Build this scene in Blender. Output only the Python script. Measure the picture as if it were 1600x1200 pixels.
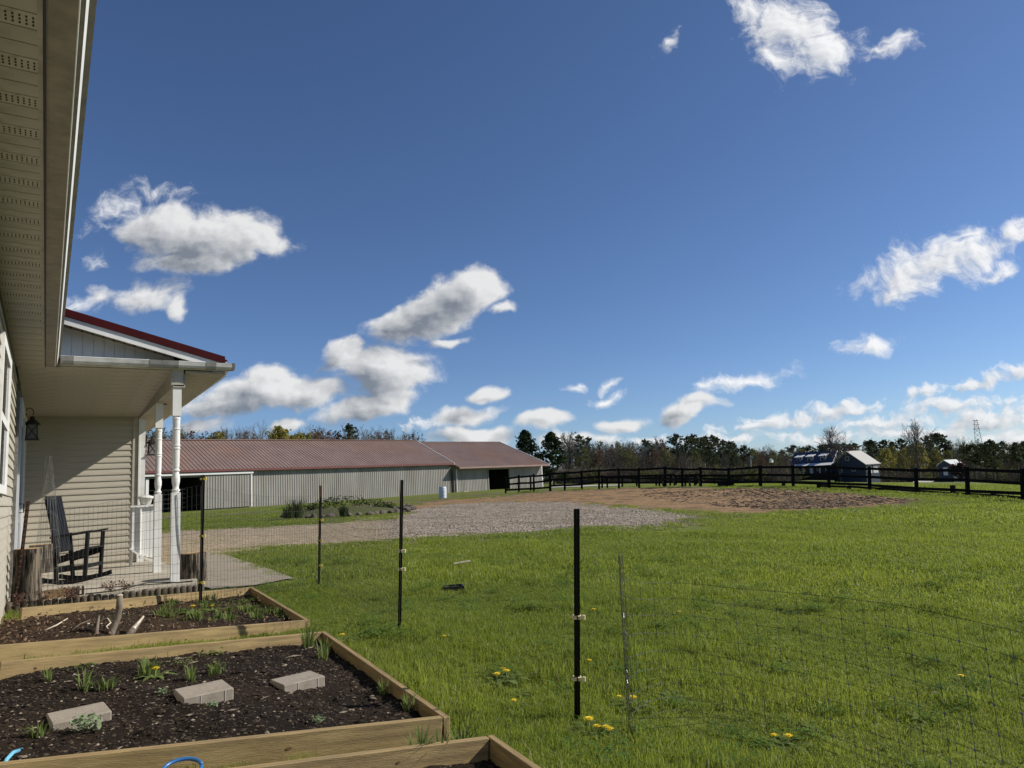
import bpy, bmesh, math, random
import numpy as np
from mathutils import Vector, Matrix, noise as mnoise
rnd = random.Random(7)
nrs = np.random.RandomState(11)
SC = bpy.context.scene
for o in list(bpy.data.objects):
    bpy.data.objects.remove(o, do_unlink=True)
COL = SC.collection

# ------------------------------------------------------------------ camera
FPX = 1109.0                      # focal length in pixels of a 1600 x 1200 frame
EYE = Vector((0.0, 0.0, 1.58))
def _cv(x, y): return Vector(((x-800)/FPX, -(y-600)/FPX, -1.0))
_ay = _cv(71, 790).normalized()               # the house runs along world Y
_ax = _cv(2503, 661); _ax = (_ax - _ay*_ax.dot(_ay)).normalized()
_az = _ax.cross(_ay)
CAMROT = Matrix((_ax, _ay, _az))              # camera -> world
cam_d = bpy.data.cameras.new('camera'); cam = bpy.data.objects.new('camera', cam_d)
COL.objects.link(cam)
cam_d.sensor_width = 36.0; cam_d.lens = FPX/1600*36.0
cam_d.clip_start = 0.05; cam_d.clip_end = 8000
cam.matrix_world = Matrix.Translation(EYE) @ CAMROT.to_4x4()
SC.camera = cam
def ray(x, y): return (CAMROT @ _cv(x, y)).normalized()
def atX(x, y, v): d = ray(x, y); return EYE + d*((v-EYE.x)/d.x)
def atY(x, y, v): d = ray(x, y); return EYE + d*((v-EYE.y)/d.y)
def atD(x, y, D): return EYE + CAMROT @ (_cv(x, y)*D)
CAMINV = CAMROT.transposed()
def proj(p):
    c = CAMINV @ (Vector(p)-EYE)
    return 800-c.x/c.z*FPX, 600+c.y/c.z*FPX

# ------------------------------------------------------------------ world: clear sky with fair weather clouds
SUN = Vector((1.39, -0.62, 1.0)).normalized()
sun_el = math.asin(SUN.z); sun_az = math.atan2(SUN.x, SUN.y)
SKY_STRENGTH = 0.083
W = bpy.data.worlds.new('World'); SC.world = W; W.use_nodes = True
W.cycles.sampling_method = 'MANUAL'; W.cycles.sample_map_resolution = 256
nt = W.node_tree; nt.nodes.clear()
class NB:
    """small helper that adds nodes to a tree"""
    def __init__(s, tree): s.t = tree
    def n(s, typ, **kw):
        nd = s.t.nodes.new(typ)
        for k, v in kw.items(): setattr(nd, k, v)
        return nd
    def put(s, sock, v):
        if isinstance(v, bpy.types.NodeSocket): s.t.links.new(v, sock)
        else: sock.default_value = v
    def m(s, op, a, b=0.0, c=None, clamp=False):
        nd = s.n('ShaderNodeMath', operation=op); nd.use_clamp = clamp
        s.put(nd.inputs[0], a); s.put(nd.inputs[1], b)
        if c is not None: s.put(nd.inputs[2], c)
        return nd.outputs[0]
    def vm(s, op, a, b=None, scale=None):
        nd = s.n('ShaderNodeVectorMath', operation=op)
        s.put(nd.inputs[0], a)
        if b is not None: s.put(nd.inputs[1], b)
        if scale is not None: s.put(nd.inputs['Scale'], scale)
        return nd.outputs['Value'] if op in ('DOT_PRODUCT', 'LENGTH') else nd.outputs[0]
    def noise(s, vec, scale, detail=4, rough=0.5, dim='3D', dist=0.0, lac=2.0):
        nd = s.n('ShaderNodeTexNoise', noise_dimensions=dim)
        if vec is not None: s.put(nd.inputs['Vector'], vec)
        nd.inputs['Scale'].default_value = scale; nd.inputs['Detail'].default_value = detail
        nd.inputs['Roughness'].default_value = rough; nd.inputs['Distortion'].default_value = dist
        nd.inputs['Lacunarity'].default_value = lac
        return nd
    def mix(s, f, a, b, blend='MIX'):
        nd = s.n('ShaderNodeMix', data_type='RGBA', blend_type=blend)
        s.put(nd.inputs[0], f); s.put(nd.inputs[6], a); s.put(nd.inputs[7], b)
        return nd.outputs[2]
    def rng(s, v, a, b, c=0.0, d=1.0, smooth=False):
        nd = s.n('ShaderNodeMapRange', interpolation_type='SMOOTHSTEP' if smooth else 'LINEAR')
        s.put(nd.inputs[0], v); nd.inputs[1].default_value = a; nd.inputs[2].default_value = b
        nd.inputs[3].default_value = c; nd.inputs[4].default_value = d
        return nd.outputs[0]
def c4(c): return (c[0], c[1], c[2], 1.0)

# cloud puffs: picture position, half sizes, tilt (deg), weight; laid on the sky as directions
PUFFS_A = [  # solid cumulus
 (315,372,150,62,-4,1.0),(240,360,75,45,8,.8),(395,372,75,40,-10,.8),(300,410,95,30,0,.8),
 (225,462,62,28,6,.62),(150,465,26,16,0,.38),(283,487,16,26,15,.45),
 (690,485,112,52,27,1.0),(742,452,58,44,15,1.0),(640,510,66,38,10,.9),(782,487,30,14,5,.55),(705,536,34,11,12,.55),
 (415,612,130,40,3,1.0),(420,590,62,32,0,.9),(500,615,60,30,0,.8),(340,628,60,20,6,.7),
 (592,578,96,42,-4,1.0),(545,552,44,34,0,1.0),(620,590,80,32,8,.8),(570,637,84,30,14,.95),(610,620,40,24,0,.7),
 (725,652,66,24,8,.8),(757,617,38,13,4,.8),(848,658,58,19,10,.8),(745,682,80,20,3,.9),(440,668,44,14,0,.7),(310,662,50,18,0,.7),
 (1080,640,64,22,16,.85),(1098,628,38,16,8,.8),(970,662,54,17,6,.75),(900,690,70,14,0,.6)]
PUFFS_B = [  # thin, bright, wind torn
 (1235,45,105,78,-38,1.0),(1285,78,84,56,15,.95),(1215,95,44,42,0,.7),(1180,15,66,32,-20,.8),(1385,78,62,20,14,.62),(1400,62,40,10,12,.4),(1046,68,30,15,38,.62),
 (1475,402,140,44,17,1.0),(1408,440,84,44,18,.95),(1530,392,90,30,20,.9),(1395,460,54,20,15,.8),(1550,418,66,24,26,.75),(1500,372,66,28,12,.7),(1590,362,60,26,6,.85),
 (1355,538,50,22,12,.8),(1150,594,108,20,9,.8),(1090,602,44,13,4,.7),(897,606,15,8,10,.65),(950,594,26,14,30,.65),(945,623,38,12,15,.65),

 (175,325,70,30,30,.42),(245,300,80,20,0,.38),(150,412,24,22,10,.5),(130,470,30,22,0,.45),
 (1900,470,150,50,12,.9),(2250,250,190,70,10,.9),(500,-450,160,70,20,.8),(-500,350,200,70,0,.9),(1760,655,200,30,2,.8),(-250,640,200,40,0,.8)]
PUFFS_C = [  # low banks near the horizon
 (1540,594,60,15,14,.7),(1445,612,56,15,14,.75),(1500,632,110,16,8,.7),(1330,640,90,14,10,.7),(1240,658,110,14,5,.75),(1380,660,130,18,6,.8),(1560,652,110,24,6,.85),(1450,676,180,16,2,.8),(1590,684,110,22,0,.85),(1300,682,140,13,0,.75),(1180,668,80,11,4,.7),(1140,690,120,12,0,.65),(1000,690,90,10,0,.5),(1595,575,40,13,10,.6),(660,660,40,12,10,.5)]
FWD = Vector((_az.x*0, 0, 0)); _h = math.radians(33.4)
FWD = Vector((math.sin(_h), math.cos(_h), 0)); RGT = Vector((math.cos(_h), -math.sin(_h), 0))
def uv_of(x, y):
    d = ray(x, y); k = d.dot(FWD); return d.dot(RGT)/k, d.z/k
ROLL = math.atan2(uv_of(900, 500)[1]-uv_of(700, 500)[1], uv_of(900, 500)[0]-uv_of(700, 500)[0])
def cloud_group(name, puffs, seed, nscale, amp, det, rough, warp):
    g = bpy.data.node_groups.new(name, 'ShaderNodeTree')
    g.interface.new_socket('P', in_out='INPUT', socket_type='NodeSocketVector')
    g.interface.new_socket('D', in_out='OUTPUT', socket_type='NodeSocketFloat')
    b = NB(g); gi = b.n('NodeGroupInput'); go = b.n('NodeGroupOutput')
    P = gi.outputs[0]
    wn = b.noise(b.vm('ADD', P, (seed, seed*.7, 0)), nscale*.55, 3, .5, '2D')
    wv = b.vm('SCALE', b.vm('SUBTRACT', wn.outputs['Color'], (.5, .5, .5)), scale=warp)
    Pw = b.vm('ADD', P, wv)
    Ps = b.vm('ADD', Pw, (10, 10, 10))            # shifted clear of F, so that the maximum below only sets the order
    F = None
    for (x, y, a, c, rot, w) in puffs:
        u, v = uv_of(x, y)
        mp = b.n('ShaderNodeMapping', vector_type='TEXTURE')
        b.put(mp.inputs['Vector'], Ps if F is None else b.vm('MAXIMUM', Ps, F))
        mp.inputs['Location'].default_value = (u+10, v+10, 10)
        mp.inputs['Rotation'].default_value = (0, 0, math.radians(rot)+ROLL)
        mp.inputs['Scale'].default_value = (a/FPX*.98, c/FPX*.98, 1)
        r = b.vm('LENGTH', mp.outputs[0])
        f = b.m('MULTIPLY_ADD', r, -w*1.0, w)
        F = f if F is None else b.m('SMOOTH_MAX', F, f, .12)
    F = b.m('MAXIMUM', F, -1.0)
    n1 = b.noise(b.vm('ADD', b.vm('MULTIPLY', Pw, (1, 1.25, 1)), (seed*1.3, seed, 0)), nscale, det, rough, '2D')
    D = b.m('ADD', F, b.m('MULTIPLY', b.m('SUBTRACT', n1.outputs['Fac'], .5), amp))
    b.put(go.inputs[0], D)
    return g
b = NB(nt)
tc = b.n('ShaderNodeTexCoord'); dirv = tc.outputs['Generated']
sky = b.n('ShaderNodeTexSky', sky_type='NISHITA'); sky.sun_disc = False
sky.sun_elevation = sun_el; sky.sun_rotation = sun_az
sky.altitude = 200; sky.air_density = 0.8; sky.dust_density = 0.25; sky.ozone_density = 4.0
kf = b.m('MAXIMUM', b.vm('DOT_PRODUCT', dirv, tuple(FWD)), 0.05)
cmb = b.n('ShaderNodeCombineXYZ')
b.put(cmb.inputs[0], b.m('DIVIDE', b.vm('DOT_PRODUCT', dirv, tuple(RGT)), kf))
sepd = b.n('ShaderNodeSeparateXYZ'); b.put(sepd.inputs[0], dirv)
b.put(cmb.inputs[1], b.m('DIVIDE', sepd.outputs[2], kf))
UV = cmb.outputs[0]
front = b.rng(b.vm('DOT_PRODUCT', dirv, tuple(FWD)), .12, .3, 0, 1)
SUNUV = (.82*.030, .57*.030, 0)
hs = b.n('ShaderNodeHueSaturation'); hs.inputs['Saturation'].default_value = 1.0; hs.inputs['Value'].default_value = 1.0
b.put(hs.inputs['Color'], sky.outputs[0])
skycol = b.mix(1.0, hs.outputs[0], (.93, 1.0, 1.13, 1), 'MULTIPLY')     # the camera's cool white balance
def cloud_layer(base, puffs, name, seed, nscale, amp, det, rough, warp, lo, hi, opac, kshade, kthick, c_dark, c_lit, far=1.0):
    g = cloud_group(name, puffs, seed, nscale, amp, det, rough, warp)
    def ev(p):
        gn = b.n('ShaderNodeGroup'); gn.node_tree = g; b.put(gn.inputs[0], p); return gn.outputs[0]
    D0 = ev(UV); D1 = ev(b.vm('ADD', UV, tuple(x*far for x in SUNUV))); D2 = ev(b.vm('ADD', UV, tuple(x*.30 for x in SUNUV)))
    al = b.m('MULTIPLY', b.rng(D0, lo, hi, 0, opac, True), front)
    lit = b.m('SUBTRACT', .90, b.m('MULTIPLY', b.m('SUBTRACT', D2, D0), kshade))
    lit = b.m('SUBTRACT', lit, b.m('MULTIPLY', b.m('MINIMUM', b.m('MAXIMUM', D1, 0.0), 1.1), kthick))
    lit = b.m('MAXIMUM', b.m('MINIMUM', lit, 1.0), 0.0)
    cc = b.mix(lit, c4([x/SKY_STRENGTH for x in c_dark]), c4([x/SKY_STRENGTH for x in c_lit]))
    return b.mix(al, base, cc)
skycol = cloud_layer(skycol, PUFFS_A, 'cumulus', 3.1, 17, 1.05, 8, .58, .04, -.02, .40, .95, .85, .95, (.19,.215,.255), (.75,.75,.745), 1.5)
skycol = cloud_layer(skycol, PUFFS_C, 'low cloud', 5.3, 34, 1.7, 8, .62, .04, .0, .60, .92, .55, .50, (.30,.34,.40), (.80,.81,.82), .6)
skycol = cloud_layer(skycol, PUFFS_B, 'torn cloud', 8.7, 22, 1.6, 8, .66, .06, -.02, .80, .94, .60, .30, (.33,.37,.43), (.88,.88,.88), 1.1)
bg = b.n('ShaderNodeBackground'); b.put(bg.inputs[0], skycol); bg.inputs[1].default_value = SKY_STRENGTH
wo = b.n('ShaderNodeOutputWorld'); nt.links.new(bg.outputs[0], wo.inputs[0])

# ------------------------------------------------------------------ sun and exposure
sl = bpy.data.lights.new('sun', 'SUN'); sl.energy = 5.0; sl.angle = math.radians(0.53); sl.color = (1.0, .95, .86)
so = bpy.data.objects.new('sun', sl); COL.objects.link(so)
so.rotation_euler = SUN.to_track_quat('Z', 'Y').to_euler(); so.location = (20, -10, 30)
SC.view_settings.view_transform = 'Standard'; SC.view_settings.look = 'None'
SC.view_settings.exposure = 0.15; SC.view_settings.gamma = 1.0; SC.view_settings.use_curve_mapping = False
SC.cycles.max_bounces = 6; SC.cycles.diffuse_bounces = 3; SC.cycles.transparent_max_bounces = 8
SC.cycles.use_denoising = True

# ------------------------------------------------------------------ materials
MATS = {}
def mat(name, col, col2=None, scale=6.0, detail=5, rough=.7, bump=0.0, bscale=40.0, stretch=(1, 1, 1), spec=.3, metal=0.0,
        dirt=None, dirt_scale=1.5, dirt_amt=.5, lo=.35, hi=.65, coords='Object', trans=0.0):
    """principled material with a two tone noise, an optional blotchy dirt tone and fine relief"""
    if name in MATS: return MATS[name]
    M = bpy.data.materials.new(name); M.use_nodes = True; t = M.node_tree; t.nodes.clear(); b = NB(t)
    p = b.n('ShaderNodeBsdfPrincipled'); out = b.n('ShaderNodeOutputMaterial')
    tcn = b.n('ShaderNodeTexCoord')
    v = tcn.outputs[coords] if coords != 'World' else b.n('ShaderNodeNewGeometry').outputs['Position']
    v = b.vm('MULTIPLY', v, stretch)
    c = c4(col)
    if col2 is not None:
        nz = b.noise(v, scale, detail, .6)
        c = b.mix(b.rng(nz.outputs['Fac'], lo, hi, 0, 1), c4(col), c4(col2))
    if dirt is not None:
        nd = b.noise(v, dirt_scale, 5, .62)
        c = b.mix(b.rng(nd.outputs['Fac'], .5, .72, 0, dirt_amt), c, c4(dirt))
    b.put(p.inputs['Base Color'], c)
    p.inputs['Roughness'].default_value = rough; p.inputs['Metallic'].default_value = metal
    p.inputs['Specular IOR Level'].default_value = spec
    if bump > 0:
        nb_ = b.noise(v, bscale, 4, .6); bp = b.n('ShaderNodeBump')
        bp.inputs['Strength'].default_value = bump; bp.inputs['Distance'].default_value = .01
        b.put(bp.inputs['Height'], nb_.outputs['Fac']); t.links.new(bp.outputs[0], p.inputs['Normal'])
    if trans > 0:
        tr = b.n('ShaderNodeBsdfTranslucent'); b.put(tr.inputs[0], c)
        ms = b.n('ShaderNodeMixShader'); ms.inputs[0].default_value = trans
        t.links.new(p.outputs[0], ms.inputs[1]); t.links.new(tr.outputs[0], ms.inputs[2]); t.links.new(ms.outputs[0], out.inputs[0])
    else:
        t.links.new(p.outputs[0], out.inputs[0])
    MATS[name] = M; return M
def leafmat(name, c1, c2, scale=1.3, trans=.35, attr=None):
    M = bpy.data.materials.new(name); M.use_nodes = True; t = M.node_tree; t.nodes.clear(); b = NB(t)
    out = b.n('ShaderNodeOutputMaterial'); g = b.n('ShaderNodeNewGeometry')
    nz = b.noise(g.outputs['Position'], scale, 3, .6)
    f = b.rng(nz.outputs['Fac'], .3, .7, 0, 1)
    f = b.m('ADD', b.m('MULTIPLY', f, .6), b.m('MULTIPLY', g.outputs['Random Per Island'], .4))
    c = b.mix(f, c4(c1), c4(c2))
    d = b.n('ShaderNodeBsdfDiffuse'); tr = b.n('ShaderNodeBsdfTranslucent'); ms = b.n('ShaderNodeMixShader')
    b.put(d.inputs[0], c); b.put(tr.inputs[0], c); ms.inputs[0].default_value = trans
    t.links.new(d.outputs[0], ms.inputs[1]); t.links.new(tr.outputs[0], ms.inputs[2]); t.links.new(ms.outputs[0], out.inputs[0])
    return M
M_SIDING = mat('beige vinyl siding', (.43,.395,.32), (.39,.355,.285), scale=3, stretch=(.6, 6, 6), rough=.5, dirt=(.30,.26,.19), dirt_amt=.6, bump=.08, bscale=60)
M_SOFFIT = mat('cream soffit vinyl', (.40,.37,.305), (.335,.31,.25), scale=4, rough=.55, dirt=(.20,.17,.12), dirt_scale=9, dirt_amt=.55, lo=.4, hi=.62)
M_VENT = mat('perforated soffit vinyl', (.45,.42,.345), (.38,.355,.285), scale=4, rough=.55, dirt=(.16,.13,.09), dirt_scale=12, dirt_amt=.6)
M_HOLE = mat('dark vent slot', (.03,.028,.022), rough=.9)
M_FASCIA = mat('weathered and shaded fascia metal', (.27,.235,.195), (.205,.18,.15), scale=14, rough=.6, dirt=(.12,.105,.085), dirt_scale=5, dirt_amt=.6, bump=.1)
M_WHITE = mat('white painted trim', (.74,.73,.70), (.67,.66,.62), scale=5, rough=.45, dirt=(.45,.42,.36), dirt_scale=3, dirt_amt=.4)
M_GUTTER = mat('dull white gutter', (.60,.59,.55), (.50,.49,.45), scale=5, rough=.4, dirt=(.25,.24,.20), dirt_scale=3.5, dirt_amt=.65)
M_SLEEVE = mat('grey gutter sleeve', (.27,.265,.24), (.20,.195,.175), scale=10, rough=.55, dirt=(.12,.12,.10), dirt_amt=.5)
M_REDROOF = mat('dark red roof metal', (.055,.0045,.006), (.042,.004,.005), scale=3, rough=.6, spec=.12)
M_GABLE = mat('white vinyl gable board', (.72,.72,.70), (.66,.66,.64), scale=3, rough=.5)
M_GLASS = mat('dark window glass', (.03,.035,.04), rough=.06, spec=.8)
M_DOOR = mat('grey white storm door', (.55,.57,.60), (.50,.52,.55), scale=2, rough=.4)
M_BLACK = mat('black lantern iron', (.02,.019,.018), (.03,.028,.025), scale=30, rough=.55)
M_FROST = mat('pale lantern glass', (.20,.19,.17), rough=.35, spec=.3)
M_CHAIR = mat('black painted chair wood', (.007,.007,.008), (.014,.014,.015), scale=20, stretch=(1, 1, 1), rough=.5, spec=.22)
M_CONC = mat('porch concrete', (.46,.41,.32), (.38,.335,.26), scale=5, rough=.9, dirt=(.24,.21,.16), dirt_scale=2.2, dirt_amt=.6, bump=.3, bscale=70, coords='World')
M_PINE = mat('treated pine board', (.37,.265,.12), (.225,.158,.072), scale=3.5, detail=7, stretch=(1, 16, 10), rough=.72, dirt=(.17,.125,.07), dirt_scale=1.3, dirt_amt=.7, bump=.35, bscale=22)
M_KNOT = mat('dark knot', (.11,.065,.028), rough=.8)
M_BARK = mat('furrowed bark', (.17,.138,.10), (.022,.018,.014), lo=.44, hi=.56, scale=26, stretch=(1, 1, .14), rough=.95, bump=1.0, bscale=26)
M_CUT = mat('sawn wood face', (.50,.34,.17), (.36,.23,.11), scale=9, rough=.8)
M_STICK = mat('grey brown stick', (.20,.165,.125), (.11,.088,.064), scale=20, stretch=(1, 1, .4), rough=.9, bump=.5)
M_PALEWOOD = mat('split pale wood', (.62,.55,.44), (.42,.35,.26), scale=20, stretch=(1, 1, .2), rough=.8)
M_PAVER = mat('grey tan concrete paver', (.33,.285,.23), (.275,.235,.185), scale=30, rough=.92, dirt=(.20,.165,.125), dirt_scale=7, dirt_amt=.5, bump=.3, bscale=160)
M_POST = mat('black coated steel', (.010,.0095,.009), (.016,.015,.013), scale=14, rough=.55, spec=.2)
M_RUST = mat('rusty steel', (.085,.045,.028), (.035,.024,.018), scale=25, rough=.85, bump=.4)
M_CLIP = mat('yellow plastic insulator', (.72,.56,.12), (.66,.52,.16), scale=9, rough=.4)
M_CLIPW = mat('cream plastic insulator', (.75,.66,.40), rough=.4)
M_WIRE = mat('galvanised wire', (.30,.30,.29), (.20,.20,.19), scale=9, rough=.42, metal=.75, coords='World')
M_WIRED = mat('dull grey wire', (.085,.085,.08), (.055,.055,.052), scale=9, rough=.6, spec=.25, coords='World')
M_BARNROOF = mat('faded red barn roof', (.245,.168,.138), (.195,.135,.112), scale=.5, rough=.5, dirt=(.26,.135,.075), dirt_scale=.12, dirt_amt=.55, coords='World')
M_BARNWALL = mat('grey barn steel', (.33,.315,.278), (.25,.236,.205), stretch=(1, 1, .22), scale=1.1, rough=.6, dirt=(.22,.19,.15), dirt_scale=.5, dirt_amt=.5, coords='World')
M_BARNTRIM = mat('white barn trim', (.72,.71,.68), rough=.5)
M_INSIDE = mat('dark barn interior', (.045,.038,.03), (.03,.025,.02), scale=.8, rough=.95, coords='World')
M_BARREL = mat('blue white plastic drum', (.58,.62,.66), (.52,.56,.60), scale=3, rough=.45)
M_FENCE = mat('black board fence', (.009,.0085,.008), (.016,.014,.012), scale=4, stretch=(.3, 3, 3), rough=.9, spec=.08)
M_FENCE2 = mat('dark weathered rail', (.020,.018,.015), (.034,.03,.025), scale=4, stretch=(.3, 3, 3), rough=.9, spec=.08)
M_ROCK = mat('grey field stone', (.15,.125,.098), (.075,.062,.05), scale=5, rough=.95, bump=.6, bscale=18)
M_BLUEH = mat('dark blue house siding', (.055,.066,.090), (.046,.056,.078), scale=.8, rough=.6, coords='World')
M_BLUER = mat('dark blue metal roof', (.052,.072,.115), rough=.75, spec=.2)
M_PALER = mat('pale sunlit metal roof', (.66,.66,.64), (.60,.60,.58), scale=.4, rough=.6, spec=.2, coords='World')
M_PALEG = mat('light tan metal roof', (.48,.45,.40), rough=.5)
M_TRUNK = mat('grey tree bark', (.115,.10,.082), (.075,.064,.052), scale=2, rough=.95, coords='World')
M_TWIG = mat('bare twigs', (.155,.132,.108), (.11,.093,.076), scale=1, rough=.95, coords='World')
M_TWIGR = mat('reddish bare twigs', (.17,.115,.09), (.125,.088,.07), scale=1, rough=.95, coords='World')
M_NEEDLE = leafmat('pine needles', (.050,.062,.030), (.088,.104,.050), .8, .3)
M_NEEDLED = leafmat('dark pine needles', (.024,.038,.017), (.046,.066,.028), .8, .2)
M_BUD = leafmat('yellow green buds', (.23,.205,.05), (.33,.285,.085), .7, .4)
M_BUDO = leafmat('olive young leaves', (.10,.108,.038), (.17,.165,.06), .7, .4)
M_BUDR = leafmat('rusty maple flowers', (.12,.06,.035), (.17,.095,.055), .7, .35)
M_BUDP = leafmat('purple pink blossom', (.075,.042,.044), (.105,.062,.062), .9, .35)
M_SHRUB = leafmat('dusky shrub leaves', (.035,.055,.022), (.07,.095,.04), 3, .3)
M_WEED = leafmat('weed leaves', (.12,.16,.04), (.20,.25,.085), 25, .4)
M_PALEWEED = leafmat('pale woolly leaves', (.19,.25,.13), (.27,.33,.19), 25, .3)
M_PETAL = mat('dandelion yellow', (.85,.66,.03), (.80,.58,.02), scale=200, rough=.7)
M_PUFF = mat('white seed head', (.75,.75,.72), rough=.9)
M_STEM = mat('pale green stem', (.20,.24,.10), rough=.6)
M_HOSE = mat('light blue hose', (.16,.48,.68), (.14,.43,.62), scale=5, rough=.3, spec=.5)
M_HOSE2 = mat('deep blue rim', (.03,.13,.33), rough=.3, spec=.5)
M_CABLE = mat('black cable', (.02,.02,.02), rough=.6)
M_PLASTIC = mat('dark plastic box', (.015,.015,.016), (.025,.025,.025), scale=9, rough=.5)
M_STEEL = mat('pylon steel', (.30,.31,.33), rough=.5, metal=.3)

# ------------------------------------------------------------------ mesh helpers
class MB:
    def __init__(s): s.v = []; s.f = []; s.mi = []
    def add(s, vs, fs, mi=0):
        o = len(s.v); s.v += [tuple(v) for v in vs]; s.f += [tuple(i+o for i in f) for f in fs]; s.mi += [mi]*len(fs); return s
    def box(s, x0, y0, z0, x1, y1, z1, mi=0):
        if x0 > x1: x0, x1 = x1, x0
        if y0 > y1: y0, y1 = y1, y0
        if z0 > z1: z0, z1 = z1, z0
        return s.add([(x0,y0,z0),(x1,y0,z0),(x1,y1,z0),(x0,y1,z0),(x0,y0,z1),(x1,y0,z1),(x1,y1,z1),(x0,y1,z1)],
                     [(3,2,1,0),(4,5,6,7),(0,1,5,4),(1,2,6,5),(2,3,7,6),(3,0,4,7)], mi)
    def xbox(s, M, hx, hy, hz, mi=0):
        vs = [M @ Vector((a*hx, b_*hy, c*hz)) for c in (-1, 1) for (a, b_) in ((-1,-1),(1,-1),(1,1),(-1,1))]
        return s.add(vs, [(3,2,1,0),(4,5,6,7),(0,1,5,4),(1,2,6,5),(2,3,7,6),(3,0,4,7)], mi)
    def bar(s, p, q, w, h, up=(0,0,1), mi=0):
        p, q = Vector(p), Vector(q); d = q-p
        if d.length < 1e-6: return s
        x = d.normalized(); y = Vector(up).cross(x)
        if y.length < 1e-4: y = Vector((0,1,0)).cross(x) if abs(x.y) < .9 else Vector((1,0,0)).cross(x)
        y.normalize(); z = x.cross(y)
        R = Matrix((x, y, z)).transposed().to_4x4(); R.translation = (p+q)/2
        return s.xbox(R, d.length/2, w/2, h/2, mi)
    def tube(s, pts, rs, n=8, caps=True, mi=0, jit=0):
        pts = [Vector(p) for p in pts]
        if not hasattr(rs, '__len__'): rs = [rs]*len(pts)
        o = len(s.v); k = len(pts)
        ref = Vector((0,0,1))
        d0 = (pts[-1]-pts[0])
        if d0.length > 0 and abs(d0.normalized().z) > .85: ref = Vector((1,0,0))
        for i, p in enumerate(pts):
            d = (pts[min(i+1,k-1)]-pts[max(i-1,0)])
            d = d.normalized() if d.length > 1e-9 else Vector((0,0,1))
            a = ref.cross(d)
            if a.length < 1e-4: a = Vector((0,1,0)).cross(d)
            a.normalize(); b_ = d.cross(a)
            for j in range(n):
                t = 2*math.pi*j/n; r = rs[i]*(1+jit*(rnd.random()-.5))
                s.v.append(tuple(p+a*(math.cos(t)*r)+b_*(math.sin(t)*r)))
        for i in range(k-1):
            for j in range(n):
                j2 = (j+1) % n
                s.f.append((o+i*n+j, o+i*n+j2, o+(i+1)*n+j2, o+(i+1)*n+j)); s.mi.append(mi)
        if caps and n > 2:
            s.f.append(tuple(o+j for j in reversed(range(n)))); s.mi.append(mi)
            s.f.append(tuple(o+(k-1)*n+j for j in range(n))); s.mi.append(mi)
        return s
    def lathe(s, prof, n=16, c=(0,0,0), mi=0):
        o = len(s.v); k = len(prof)
        for (r, z) in prof:
            for j in range(n):
                t = 2*math.pi*j/n; s.v.append((c[0]+r*math.cos(t), c[1]+r*math.sin(t), c[2]+z))
        for i in range(k-1):
            for j in range(n):
                j2 = (j+1) % n
                s.f.append((o+i*n+j, o+i*n+j2, o+(i+1)*n+j2, o+(i+1)*n+j)); s.mi.append(mi)
        s.f.append(tuple(o+j for j in reversed(range(n)))); s.mi.append(mi)
        s.f.append(tuple(o+(k-1)*n+j for j in range(n))); s.mi.append(mi)
        return s
    def extrude(s, poly, axis, a, c, mi=0):
        """poly: closed outline in the two other axes (in xyz order), swept from a to c along axis"""
        def P(u, v, w):
            return {'x': (w,u,v), 'y': (u,w,v), 'z': (u,v,w)}[axis]
        k = len(poly); o = len(s.v)
        for w in (a, c): s.v += [P(u, v, w) for (u, v) in poly]
        for i in range(k):
            j = (i+1) % k; s.f.append((o+i, o+j, o+k+j, o+k+i)); s.mi.append(mi)
        s.f.append(tuple(o+i for i in reversed(range(k)))); s.mi.append(mi)
        s.f.append(tuple(o+k+i for i in range(k))); s.mi.append(mi)
        return s
    def mesh(s, name, mats, smooth=False, fix=True):
        me = bpy.data.meshes.new(name); me.from_pydata(s.v, [], s.f)
        for m_ in (mats if isinstance(mats, (list, tuple)) else [mats]): me.materials.append(m_)
        me.polygons.foreach_set('material_index', s.mi)
        if smooth: me.polygons.foreach_set('use_smooth', [True]*len(s.f))
        if fix:
            bmm = bmesh.new(); bmm.from_mesh(me); bmesh.ops.recalc_face_normals(bmm, faces=bmm.faces); bmm.to_mesh(me); bmm.free()
        me.update(); return me
    def build(s, name, mats, parent=None, smooth=False, fix=True, M=None, bevel=0):
        o = bpy.data.objects.new(name, s.mesh(name, mats, smooth, fix)); COL.objects.link(o)
        if M is not None: o.matrix_world = M
        if bevel:
            bv = o.modifiers.new('bevel', 'BEVEL'); bv.width = bevel; bv.segments = 1; bv.limit_method = 'ANGLE'; bv.angle_limit = math.radians(40)
        if parent is not None: attach(o, parent)
        return o
def wmat(o):
    M = o.matrix_basis.copy()
    return (wmat(o.parent) @ o.matrix_parent_inverse @ M) if o.parent else M
def attach(o, parent):
    o.parent = parent; o.matrix_parent_inverse = wmat(parent).inverted()
def tag(o, label=None, cat=None, group=None, kind=None):
    if label: o['label'] = label
    if cat: o['category'] = cat
    if group: o['group'] = group
    if kind: o['kind'] = kind
    return o
def thing(name, label, cat, loc=(0,0,0), group=None, M=None):
    e = bpy.data.objects.new(name, None); COL.objects.link(e); e.empty_display_size = .1
    if M is not None: e.matrix_basis = M
    else: e.location = loc
    return tag(e, label, cat, group)
def piece(name, me, M, parent=None):
    o = bpy.data.objects.new(name, me); COL.objects.link(o); o.matrix_basis = M
    if parent is not None: attach(o, parent)
    return o
def T(x, y, z): return Matrix.Translation((x, y, z))
def RZ(a): return Matrix.Rotation(a, 4, 'Z')
def S(x, y=None, z=None):
    return Matrix.Diagonal((x, x if y is None else y, x if z is None else z, 1))
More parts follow.
